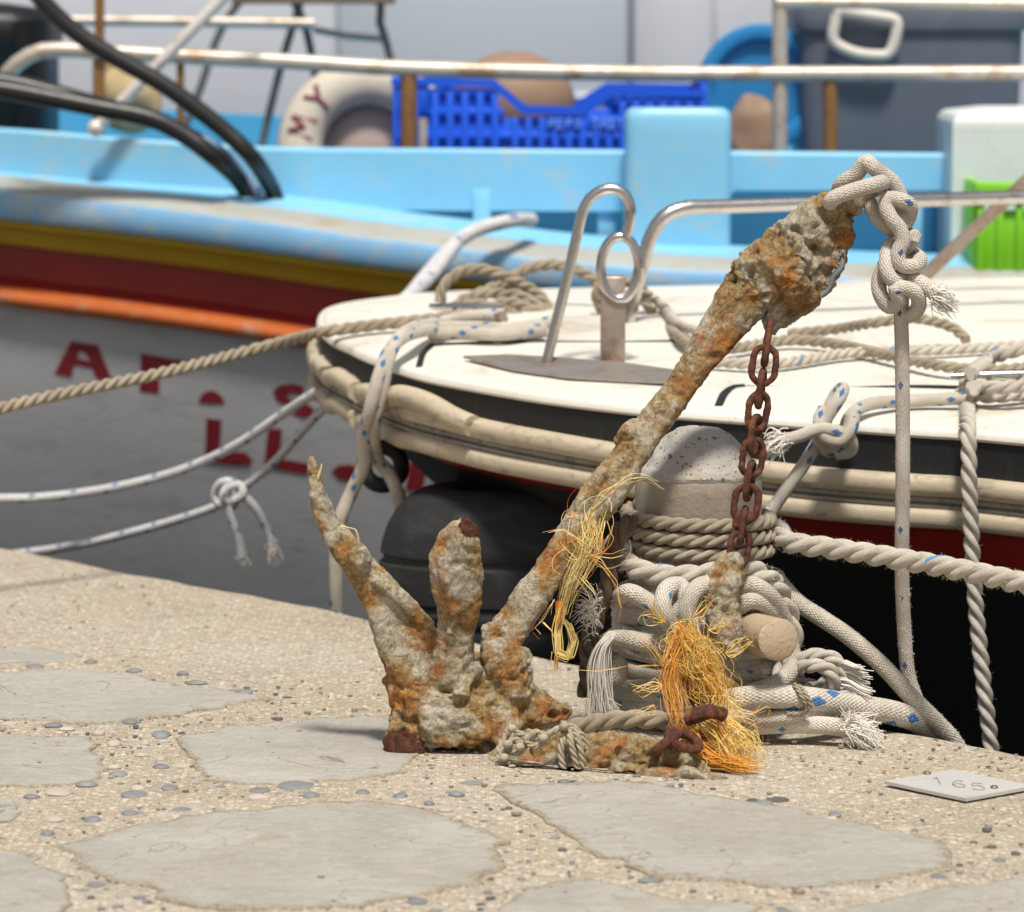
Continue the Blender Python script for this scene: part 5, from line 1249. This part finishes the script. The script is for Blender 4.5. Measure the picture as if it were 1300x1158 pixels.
# ------------------------------------------------------------------ BLUE BOAT (behind)
GUNP = [(0, 240, 8.0), (120, 254, 7.92), (260, 271, 7.82), (410, 292, 7.72), (560, 311, 7.66), (700, 328, 7.62), (900, 343, 7.58), (1300, 359, 7.55)]
gun = [P(a, b, y) for a, b, y in GUNP]
gun = [V((-2.9, 9.3, .86)), V((-2.3, 8.65, .72)), V((-1.75, 8.25, .61))] + gun + [V((1.9, 7.52, .35)), V((3.2, 7.7, .36))]
gun = catmull(gun, .04)
boat2 = thing('fishing_boat', 'large blue fishing boat with grey hull, red lettering and orange strake', 'boat', (.2, 8.4, -.3))
def goff(d, z):
    out = []
    for i, q in enumerate(gun):
        t = gun[min(i + 1, len(gun) - 1)] - gun[max(i - 1, 0)]; t.z = 0; t.normalize()
        out.append(q + V((t.y, -t.x, 0)) * d + V((0, 0, z)))
    return out
# q is the middle of the cap's upper outer edge line (px y ~ boundary between cap top and blue face)
def gm(name, rows, mat): mb = MB(); mb.quadgrid(rows); return mb.build(name, M[mat], boat2)
gm('cap_rail', [goff(-.085, .020), goff(-.03, .009), goff(-.006, .004), goff(.0, -.002)], 'cap_top')
gm('covering_board', [goff(-.30, .03), goff(-.20, .034), goff(-.084, .0215), goff(-.083, .005)], 'blue')
gm('cap_edge', [goff(.0, -.002), goff(.006, -.010), goff(.006, -.052), goff(.0, -.060), goff(-.03, -.060)], 'blue_edge')
gm('yellow_moulding', [goff(-.008, -.060), goff(-.004, -.066), goff(-.006, -.074), goff(-.035, -.082), goff(-.045, -.114), goff(-.074, -.120)], 'yellow')
gm('topside_plank', [goff(-.072, -.118), goff(-.074, -.185), goff(-.05, -.206)], 'red_board')
gm('rubbing_strake', [goff(-.05, -.203), goff(-.014, -.208), goff(-.006, -.213), goff(-.003, -.222), goff(-.006, -.232), goff(-.014, -.238), goff(-.04, -.242)], 'orange')
gm('hull_side', [goff(-.036, -.240), goff(-.040, -.30), goff(-.052, -.40), goff(-.068, -.50), goff(-.11, -.7), goff(-.20, -1.0), goff(-.4, -1.5)], 'hull_grey')
def gy(px):
    pr_ = [(proj(q)[0], q) for q in gun]
    return next((a.lerp(b, (px - xa) / (xb - xa)) for (xa, a), (xb, b) in zip(pr_, pr_[1:]) if xa <= px <= xb), gun[0])
# interior: deck, far bulwark, near coaming
mb = MB(); inn = goff(-.165, 0); rows = [[V((q.x, q.y, .30)) for q in inn], [V((q.x, 9.55, .30)) for q in inn]]; mb.quadgrid(rows); mb.build('inner_deck', M['blue_mid'], boat2)
mb = MB(); mb.quadgrid([goff(-.165, .02), [V((q.x, q.y, .30)) for q in inn]]); mb.build('inner_bulwark', M['blue_deep'], boat2)
def fb(px, py, y=9.45): return P(px, py, y)
mb = MB(); top = [V((-3.0, 9.45, .70)), fb(-200, 128), fb(0, 131), fb(200, 140), fb(400, 150), fb(800, 165), fb(1300, 180), V((3.3, 9.45, .56))]; top = catmull(top, .05)
mb.quadgrid([[V((q.x, q.y, .3)) for q in top], top, [q + V((0, .05, .0)) for q in top], [V((q.x, q.y + .05, -.7)) for q in top]]); mb.build('far_bulwark', M['blue_mid'], boat2)
CO = [(-300, 150, 8.25), (0, 163, 8.12), (180, 177, 8.05), (350, 187, 8.0), (560, 189, 7.96), (800, 191, 7.93), (1000, 193, 7.93), (1205, 195, 7.93)]
ct = [P(a, b, y) for a, b, y in CO]; ct = [V((-2.2, 8.55, .78))] + ct; ct = catmull(ct, .04)
mb = MB()
def low(q):
    px = proj(q)[0]; return 0.488 + max(0, min(1, (px - 915) / 12)) * .042 if px > 492 else 0.40 + .088 * max(0, min(1, (px - 440) / 52))
bot = [V((q.x, q.y, low(q))) for q in ct]
th = V((0, .035, 0))
mb.quadgrid([bot, ct[:] if False else [q - V((0, 0, .006)) for q in ct], [q + V((0, .006, 0)) for q in ct], [q + V((0, .03, 0)) for q in ct], [q + th - V((0, 0, .006)) for q in ct], [q + th for q in bot], bot]); mb.build('coaming', M['blue'], boat2)
for px in (612, 770, 1160):
    q = P(px, 280, 7.94); mb = MB(); mb.box((q.x, q.y + .016, .455), (.035, .028, .15)); mb.build('coaming_bracket', M['blue'], boat2)
mb = MB(); mb.quadgrid([[V((q.x, q.y + .13, .30)) for q in ct[14:]], [V((q.x, q.y + .13, .56)) for q in ct[14:]], [V((q.x, q.y + .15, .56)) for q in ct[14:]], [V((q.x, q.y + .15, .30)) for q in ct[14:]]]); mb.build('locker_front', M['blue_deep'], boat2)
# samson post
mb = MB(); c = P(860, 200, 7.84); zt_ = P(860, 137, 7.84).z; wd = 133 * 7.84 / 5000
rows = []
for k, (s_, z) in enumerate(((1, .36), (1, zt_ - .05), (1, zt_ - .02), (.97, zt_ - .008), (.90, zt_ - .001), (.6, zt_), (.1, zt_ + .001))):
    lp_ = []
    for j in range(40):
        a = 2 * math.pi * j / 40; cx_, cy_ = math.cos(a), math.sin(a); e = .28
        lp_.append(V((c.x + abs(cx_) ** e * (1 if cx_ > 0 else -1) * wd / 2 * s_, c.y + abs(cy_) ** e * (1 if cy_ > 0 else -1) * .075 * s_, z)))
    rows.append(lp_)
mb.quadgrid(rows, True, None, 0, True); mb.build('mooring_post', M['blue'], boat2)
# hull lettering, painted on
HP = [(-.036, -.240), (-.040, -.30), (-.052, -.40), (-.068, -.50), (-.11, -.7)]
_gx = {}
def goff_x(d):
    if d not in _gx: _gx[d] = goff(d, 0)
    return _gx[d]
def hull_pt(px, py, out=.0015):
    p_ = P(px, py, 7.8)
    for _ in range(8):
        q = gy(px); rel = p_.z - q.z
        d_ = next((d1_ + (d2_ - d1_) * (rel - z1_) / (z2_ - z1_) for (d1_, z1_), (d2_, z2_) in zip(HP, HP[1:]) if z2_ <= rel <= z1_), HP[0][0])
        line = goff_x(round(d_, 3))
        yy_ = next((a.y + (b.y - a.y) * (p_.x - a.x) / (b.x - a.x) for a, b in zip(line, line[1:]) if a.x <= p_.x <= b.x), q.y)
        p_ = P(px, py, yy_ - out)
    return p_
def letter(polys_, nm='painted_letter'):
    mb = MB()
    for poly in polys_:
        loop_ = [hull_pt(a, b) for a, b in poly]
        mb.prism(loop_, (0, .0035, 0))
    mb.build(nm, M['letter'], boat2, smooth=False)
letter([[(90, 433), (124, 438), (143, 482), (120, 478), (116, 467), (93, 461), (86, 474), (69, 474)]][:0] + [[(90, 433), (108, 436), (108, 448), (100, 446), (98, 455), (115, 459), (117, 468), (94, 463), (90, 479), (69, 474)], [(108, 436), (124, 438), (143, 485), (122, 480), (117, 468), (115, 459), (108, 448)]])
letter([[(179, 449), (239, 459), (238, 473), (202, 468), (202, 500), (177, 497)]])
letter([[(252, 511), (255, 502), (262, 497), (270, 496), (278, 500), (284, 507), (285, 513), (268, 513)]])
letter([[(262, 531), (281, 533), (279, 571), (312, 575), (320, 583), (318, 590), (300, 591), (260, 586)]])
letter([[(346, 497), (355, 489), (372, 487), (386, 491), (384, 501), (366, 499), (364, 505), (384, 510), (398, 518), (399, 527), (385, 531), (370, 526), (380, 519), (352, 510)]])
letter([[(340, 544), (358, 545), (355, 582), (392, 589), (390, 603), (352, 596), (335, 592)]])
letter([[(421, 598), (430, 591), (445, 590), (457, 596), (456, 606), (445, 611), (430, 609)]])
letter([[(522, 577), (546, 578), (536, 624), (514, 622)]])
letter([[(566, 588), (590, 592), (588, 606), (564, 604)]])
# pale rope from the rail down to the white boat
rope('stern_line', 'pale grey rope slanting from blue caprail down behind the white bow', [P(520, 376, 7.0), P(545, 345, 7.3), P(575, 312, 7.5), P(605, 292, 7.58), P(650, 280, 7.62), P(675, 279, 7.7)], .0135, 'braid', M['braid_mauve'], seed=130, paths=[[P(500, 392, 6.95), P(520, 376, 7.0), P(548, 350, 7.25), P(582, 305, 7.5)]])

# rails of the blue boat
def railtube(name, pts, r, mat): mb = MB(); mb.tube(catmull(pts, .03), r, 14); return mb.build(name, M[mat], boat2)
yr = 8.12
railtube('hand_rail', [P(-60, 175, yr + .1), P(-10, 118, yr + .05), P(20, 82, yr), P(45, 67, yr), P(80, 63, yr), P(200, 70, yr), P(380, 79, yr), P(520, 87, yr), P(800, 93, yr), P(1000, 94, yr), P(1300, 93, yr), P(1600, 90, yr)], .0165, 'rail')
railtube('top_rail', [P(985, 3, yr), P(1150, 4, yr), P(1300, 6, yr), P(1600, 8, yr)], .0135, 'rail')
railtube('back_rail', [P(60, 26, 8.9), P(200, 27, 8.9), P(400, 30, 8.9)], .012, 'rail')
for px, y1, y0, r, m_ in ((519, 88, 192, .0175, 'rail_rust'), (990, -60, 196, .016, 'rail'), (1054, 94, 196, .0150, 'rail_rust'), (123, 66, 175, .0085, 'rail_rust'), (229, 72, 165, .008, 'rail_rust'), (126, -40, 66, .010, 'rail_rust')):
    a, b = P(px, y0, yr + .01), P(px, y1, yr + .005); a.z = min(a.z, .6); railtube('stanchion', [a, a.lerp(b, .5), b], r, m_)
railtube('stanchion', [P(537, 150, yr), P(537, 194, yr)], .010, 'rail')

# ------------------------------------------------------------------ gear on the blue boat
pol = MB(); a, b = P(122, 163, 8.02), P(300, -20, 8.02); pol.tube([a.lerp(b, k / 12) for k in range(15)], .0125, 14); pol.ball(a, .018, 10)
tag(pol.build('metal_pole', M['pole']), 'bright steel pole leaning diagonally across the rusty handrail', 'pole')
def hose(name, label, pts, r, mat='hose', paths=()):
    mb = MB()
    for q in [pts] + list(paths): mb.tube(catmull(q, .02), r, 14)
    tag(mb.build(name, M[mat]), label, 'hose')
yh = 7.86
hose('black_hose', 'upper black rubber hose arching from top left down to caprail', [P(20, -40, yh), P(60, 8, yh), P(100, 44, yh), P(150, 75, yh), P(205, 106, yh), P(250, 138, yh), P(290, 170, yh), P(322, 202, yh), P(345, 240, 7.95), P(358, 275, 7.95), P(364, 300, 7.95)], .0178)
hose('black_hose', 'lower thick black hose bowing across the light blue coaming', [P(-70, 108, yh), P(0, 113, yh), P(60, 124, yh), P(130, 138, yh), P(190, 150, yh), P(235, 172, yh), P(275, 202, yh), P(305, 230, 7.94), P(324, 262, 7.95), P(334, 295, 7.95)], .0190, paths=[[P(-70, 96, yh + .03), P(0, 103, yh + .03), P(60, 116, yh + .03), P(110, 130, yh + .03), P(160, 143, yh + .02)]])
hose('grey_hose', 'thin blue grey hose lying between the two black hoses', [P(180, 146, yh + .03), P(235, 165, yh + .02), P(275, 186, yh), P(305, 215, 7.93), P(332, 252, 7.94), P(345, 290, 7.94)], .0085, 'hose_blue')
# lifebuoy with letters, pink float behind it
lb = thing('lifebuoy', 'faded cream lifebuoy with maroon letters leaning behind the rusty rail', 'lifebuoy', P(462, 270, 8.5))
c = P(468, 190, 8.5); mb = MB(); Rm, rt = .148, .050; rows = []
tilt = Matrix.Rotation(R(-12), 3, 'X')
for i in range(64):
    a = 2 * math.pi * i / 64; row = []
    for j in range(16):
        b = 2 * math.pi * j / 16; row.append(c + tilt @ V((math.cos(a) * (Rm + rt * math.cos(b)), math.sin(b) * rt * .8, math.sin(a) * (Rm + rt * math.cos(b)))))
    rows.append(row)
rows.append(rows[0]); mb.quadgrid(rows, True); mb.build('ring', M['cream'], lb)
GL = {'I': [[(0, -1), (0, 1)]], 'M': [[(-.8, -1), (-.6, 1)], [(-.6, 1), (0, -.2)], [(0, -.2), (.6, 1)], [(.6, 1), (.8, -1)]], 'Y': [[(0, -1), (0, 0)], [(0, 0), (-.7, 1)], [(0, 0), (.7, 1)]]}
for ch, deg in (('I', 186), ('M', 163), ('Y', 136)):
    a = R(deg); mb = MB(); rad = V((math.cos(a), 0, math.sin(a))); tg = V((math.sin(a), 0, -math.cos(a)))
    for (x1, y1), (x2, y2) in GL[ch]:
        def q_(x, y): 
            rr_ = Rm + y * .026; return c + tilt @ (rad * rr_ + tg * x * .026 + V((0, -rt * .8 * math.sqrt(max(.05, 1 - ((y * .026) / rt) ** 2)) + .001, 0)))
        A, B = q_(x1, y1), q_(x2, y2); mb.tube([A, A.lerp(B, .5) + V((0, -.001, 0)), B], .0062, 8)
    mb.build('painted_letter', M['maroon'], lb)
mb = MB(); mb.ball(P(474, 190, 8.60), (.150, .075, .150), 20)
tag(mb.build('round_float', M['pinkish']), 'faded pink round float filling the middle of the cream lifebuoy', 'float')
mb = MB(); mb.ball(P(652, 132, 8.62), (.135, .11, .115), 20)
tag(mb.build('brown_float', M['brown_float']), 'brown round float lying inside the blue crate', 'float')
# blue crate
cr = thing('fish_crate', 'bright blue slatted plastic fish crate with a notched handhold', 'crate', P(695, 260, 8.45))
yf_, ybk = 8.36, 8.80
def X(px, y=8.36): return (px - 650) / 5000 * y
def Z(py, y=8.36): return P(650, py, y).z
zb_ = .40
def crate_wall(y, back=False):
    mb = MB(); off_ = V((0, y - 8.36, 0)); T_ = .018
    def pr(poly): mb.prism([V((X(a), 8.36, Z(b))) + off_ for a, b in poly], (0, T_, 0))
    pr([(503, 98), (628, 101), (668, 134), (737, 136), (776, 112), (893, 114), (893, 124), (780, 122), (741, 147), (664, 145), (624, 111), (503, 108)])
    zl = [Z(150), Z(168)]
    def bx(x0, x1, z0, z1, t=.012, o=0.004): mb.box(((X(x0) + X(x1)) / 2, y + t / 2 + o, (z0 + z1) / 2), (X(x1) - X(x0), t, z1 - z0), bev=.002)
    bx(505, 545, Z(146), Z(108.5)); bx(690, 800, Z(168), Z(147.5)); bx(545, 640, Z(148), Z(138)); bx(545, 625, Z(121), Z(112)); bx(760, 893, Z(134), Z(124.5)); bx(800, 893, Z(168), Z(150))
    mb.box(((X(505) + X(893)) / 2, y + .0145, (zb_ + Z(150)) / 2), (X(893) - X(505), .003, Z(150) - zb_), bev=.001); mb.box(((X(505) + X(632)) / 2, y + .0145, (Z(150) + Z(114)) / 2), (X(632) - X(505), .003, Z(114) - Z(150)), bev=.001); mb.box(((X(775) + X(893)) / 2, y + .0145, (Z(150) + Z(124)) / 2), (X(893) - X(775), .003, Z(124) - Z(150)), bev=.001)
    for px in range(548, 640, 19): bx(px, px + 9, zb_, Z(118), .010, .002)
    for px in list(range(650, 890, 17)) + [508, 524]: bx(px, px + 8, zb_, Z(150) if 630 < px < 780 else Z(130), .010, .002)
    bx(505, 893, Z(178), Z(169)); bx(505, 893, zb_, zb_ + .03)
    return mb
crate_wall(8.36).build('front_wall', M['crate_blue'], cr)
crate_wall(8.80).build('back_wall', M['crate_blue'], cr)
for px in (503, 893):
    x = X(px); mb = MB()
    for k in range(9): mb.box((x, 8.38 + .05 * k, (zb_ + Z(108)) / 2), (.012, .022, Z(108) - zb_), bev=.002)
    mb.box((x, 8.59, Z(104)), (.02, .42, .018)); mb.box((x, 8.59, zb_ + .02), (.016, .42, .03)); mb.build('side_wall', M['crate_blue'], cr)
mb = MB(); mb.box((X(698), 8.59, zb_ - .006), (X(893) - X(503), .44, .01)); mb.build('base', M['crate_blue'], cr)
GC = {'P': [[(0, 0), (0, 1)], [(0, 1), (.6, .95)], [(.6, .95), (.6, .55)], [(.6, .55), (0, .5)]], 'E': [[(0, 0), (0, 1)], [(0, 1), (.6, 1)], [(0, .5), (.5, .5)], [(0, 0), (.6, 0)]], 'S': [[(.6, 1), (0, .9)], [(0, .9), (.6, .4)], [(.6, .4), (0, 0)]], 'T': [[(.3, 0), (.3, 1)], [(0, 1), (.6, 1)]], 'M': [[(0, 0), (0, 1)], [(0, 1), (.3, .4)], [(.3, .4), (.6, 1)], [(.6, 1), (.6, 0)]]}
for k, ch in enumerate('PEPS TMET'):
    if ch == ' ': continue
    mb = MB()
    for (x1, y1), (x2, y2) in GC[ch]:
        A = V((X(697 + k * 11 + x1 * 10), 8.358, Z(163 - y1 * 11))); B = V((X(697 + k * 11 + x2 * 10), 8.358, Z(163 - y2 * 11))); mb.tube([A, B], .0022, 6)
    mb.build('moulded_letter', M['crate_dark'], cr)
# slate grey tub with cream handle
tb = thing('fish_tub', 'large slate grey plastic tub with a cream rope handle', 'tub', P(1145, 290, 8.65))
mb = MB(); rows = []; cx_ = X(1145, 8.65); 
for (hw, hd, z) in ((.222, .17, .33), (.226, .175, .345), (.236, .185, Z(150, 8.45)), (.243, .19, Z(40, 8.45)), (.252, .20, Z(38, 8.45)), (.256, .204, Z(26, 8.45)), (.252, .20, Z(10, 8.45)), (.235, .18, Z(11, 8.45)), (.225, .17, .40)):
    row = []
    for j in range(64):
        a = 2 * math.pi * j / 64; e = .22; x, y = math.cos(a), math.sin(a)
        row.append(V((cx_ + abs(x) ** e * math.copysign(1, x) * hw, 8.65 + abs(y) ** e * math.copysign(1, y) * hd, z)))
    rows.append(row)
mb.quadgrid(rows, True, None, 0, True); mb.build('body', M['tub'], tb)
mb = MB(); yh_ = 8.425
mb.tube(catmull([P(1062, 17, yh_), P(1068, 14, yh_), P(1100, 19, yh_), P(1132, 24, yh_), P(1139, 30, yh_), P(1136, 52, yh_), P(1129, 68, yh_), P(1118, 71, yh_), P(1088, 68, yh_), P(1064, 58, yh_), P(1057, 48, yh_), P(1060, 30, yh_), P(1062, 17, yh_)], .008), .0125, 12); mb.build('handle', M['handle'], tb)
# blue bucket on its side
bk_ = thing('blue_bucket', 'blue plastic bucket lying on its side with dark open mouth', 'bucket', P(960, 290, 8.6))
c = P(966, 112, 8.52); mb = MB(); mc = MB()
prof = [(.100, .012), (.106, -.004), (.120, -.008), (.134, -.004), (.138, .008), (.132, .02), (.124, .05), (.108, .26), (.06, .268), (.005, .27)]
rows = [[c + V((r_ * math.cos(2 * math.pi * j / 48), d_, r_ * math.sin(2 * math.pi * j / 48))) for j in range(48)] for r_, d_ in prof]
mb.quadgrid(rows, True, None, 0, True); mb.build('shell', M['bucket'], bk_)
prof = [(.101, .011), (.098, .03), (.09, .24), (.05, .25), (.004, .25)]
rows = [[c + V((r_ * math.cos(2 * math.pi * j / 48), d_, r_ * math.sin(2 * math.pi * j / 48))) for j in range(48)] for r_, d_ in prof]
mc.quadgrid(rows, True); mc.build('lining', M['bucket_in'], bk_)
mb = MB(); mb.ball(P(958, 175, 8.46), (.065, .035, .095), 14)
for q in mb.v: q += N.noise_vector(q * 22) * .012
tag(mb.build('cloth_bundle', M['brown_float']), 'brown cloth bundle slumped in front of the blue bucket mouth', 'cloth')
# white locker and green crate at the right
lk = thing('white_locker', 'white painted deck locker at the right behind the green crate', 'locker', (X(1300, 7.95), 7.95, .30))
mb = MB(); rows = []; y0_, x0_ = 7.80, X(1208, 7.80)
def lkrow(s, z): return [V((x0_ + s, y0_ + s, z)), V((x0_ + .55 - s, y0_ + s, z)), V((x0_ + .55 - s, y0_ + .3 - s, z)), V((x0_ + s, y0_ + .3 - s, z))]
zt2 = Z(146, 7.8)
rows = [lkrow(0, .31), lkrow(0.0, zt2 - .03)]
mb.quadgrid(rows, True, None, 0, True); mb.build('body', M['white_box'], lk, smooth=False)
mb = MB(); mb.quadgrid([lkrow(0, zt2 - .0295), lkrow(.001, zt2 - .015), lkrow(.006, zt2 - .004), lkrow(.014, zt2 + .002), lkrow(.08, zt2 + .012)], True, None, 0, True); mb.build('lid', M['white_box'], lk, smooth=False)
gc = thing('green_crate', 'lime green plastic crate on the blue caprail at right edge', 'crate', (X(1330, 7.66), 7.72, .40))
mb = MB(); gx0, gx1, gy_ = X(1237, 7.62), X(1450, 7.62), 7.62; gz0, gz1 = .372, Z(231, 7.62)
mb.box(((gx0 + gx1) / 2, gy_ + .01, (gz0 + gz1) / 2 - .03), (gx1 - gx0 - .03, .012, gz1 - gz0 - .05), bev=.002)
mb.box(((gx0 + gx1) / 2, gy_ + .004, gz1 - .022), (gx1 - gx0, .03, .044), bev=.006)
for k in range(9): mb.box((gx0 + .012 + (gx1 - gx0 - .024) * k / 8, gy_ + .004, (gz0 + gz1) / 2 - .02), (.013, .018, gz1 - gz0 - .045), bev=.003)
mb.build('front_wall', M['green'], gc)
for gx_ in (gx0 + .008, gx1 - .008):
    mb = MB(); mb.box((gx_, gy_ + .15, (gz0 + gz1) / 2), (.016, .27, gz1 - gz0), bev=.003); mb.build('side_wall', M['green'], gc)
mb = MB(); mb.box(((gx0 + gx1) / 2, gy_ + .29, (gz0 + gz1) / 2), (gx1 - gx0 - .034, .014, gz1 - gz0), bev=.003); mb.build('back_wall', M['green'], gc)
mb = MB(); mb.box(((gx0 + gx1) / 2, gy_ + .15, gz0 + .008), (gx1 - gx0 - .036, .255, .014)); mb.build('base', M['green'], gc)
# folding stool
sy = 9.05
stl = thing('folding_stool', 'folding stool with thin curved metal legs behind the handrail', 'stool', P(380, 330, sy))
mb = MB()
for ctrl in ([P(230, 175, sy), P(255, 110, sy), P(275, 50, sy), P(300, 8, sy), P(330, -8, sy), P(470, -6, sy), P(482, 30, sy), P(492, 60, sy), P(520, 180, sy)], [P(330, 195, sy - .05), P(350, 110, sy - .05), P(365, 55, sy - .05), P(380, 8, sy - .05), P(384, -10, sy - .05)], [P(372, 0, sy + .05), P(386, 30, sy + .05), P(396, 72, sy + .05), P(412, 170, sy + .05)]):
    mb.tube(catmull(ctrl, .02), .0095, 10)
mb.build('legs', M['stool'], stl)
mb = MB(); q0, q1 = P(300, 2, sy), P(500, 1, sy); mb.box((q0 + q1) / 2 + V((0, 0, .004)), ((q1 - q0).x, .3, .02)); mb.build('seat', M['seat'], stl)
mb = MB(); mb.tube([P(398, 38, sy - .02), P(440, 46, sy - .02), P(486, 50, sy - .02)], .008, 8); mb.build('brace', M['rail'], stl)
mb = MB(); mb.ball(P(165, 122, 8.72), (.07, .055, .085), 14); mb.tube([P(150, 100, 8.72), P(148, 80, 8.72), P(150, 72, 8.72)], .03, 12)
for q in mb.v: q += N.noise_vector(q * 16) * .018
tag(mb.build('ochre_sack', M['sack']), 'small ochre cloth sack behind the steel pole', 'sack')
mb = MB(); rows = []; c = P(8, 100, 8.6)
for s_, z in ((.8, .30), (.97, .32), (1, .45), (1.02, .80), (1.06, .81), (1.06, .865), (.98, .885), (.5, .90), (.02, .905)):
    rows.append([V((c.x - .12 + math.copysign(abs(math.cos(a)) ** .45, math.cos(a)) * .215 * s_, 8.66 + math.copysign(abs(math.sin(a)) ** .45, math.sin(a)) * .2 * s_, z)) for a in [2 * math.pi * j / 48 for j in range(48)]])
mb.quadgrid(rows, True, None, 0, True); tag(mb.build('black_bin', M['black_bin']), 'black lidded plastic bin at the far left behind handrail', 'bin')

# ------------------------------------------------------------------ white cabin boat filling the background
fbt = thing('cabin_boat', 'pale white cabin boat filling the background behind the blue boat', 'boat', (0, 12.2, -.7))
yfar = 11.2
mb = MB(); rows = []
for z, o in ((-.75, .30), (-.2, .10), (.30, .0), (.34, -.03), (.40, -.03), (.43, .02)):
    rows.append([V((x, yfar + o + .012 * x * x, z)) for x in [k * .25 - 4.5 for k in range(37)]])
mb.quadgrid(rows); mb.build('hull', M['far_white2'], fbt)
mb = MB(); xs = X(800, 11.3)
def wallp(x0, x1, y, z0, z1, mat, nm):
    mb = MB(); mb.box(((x0 + x1) / 2, y + .2, (z0 + z1) / 2), (x1 - x0, .4, z1 - z0), bev=.02); return mb.build(nm, M[mat], fbt)
wallp(-1.95, X(640, 11.4), 11.36, .42, 1.7, 'far_white2', 'cabin_side')
wallp(X(430, 11.3), xs, 11.3, .425, 1.72, 'far_white', 'cabin_front')
wallp(xs + .004, X(905, 11.2), 11.22, .425, 1.74, 'far_white2', 'cabin_corner')
wallp(X(905, 11.2) + .004, 3.2, 11.34, .42, 1.7, 'far_white2', 'cabin_side')
wallp(-4.4, -1.96, 11.5, .42, 1.3, 'far_white', 'foredeck')
mb = MB(); mb.box((-.1, 11.6, 1.78), (6.0, 1.0, .08)); mb.build('roof', M['far_white2'], fbt)
mb = MB(); mb.tube([V((X(440, 11.28), 11.29, .62)), V((xs - .02, 11.29, .62))], .008, 8); mb.build('trim', M['far_white'], fbt)
for x0 in (-1.5, .95):
    mb = MB(); mb.box((x0 + .3, 11.352 if x0 < 0 else 11.335, 1.35), (.7, .03, .32), bev=.01); o = mb.build('cabin_window', M['black_bin'], fbt)
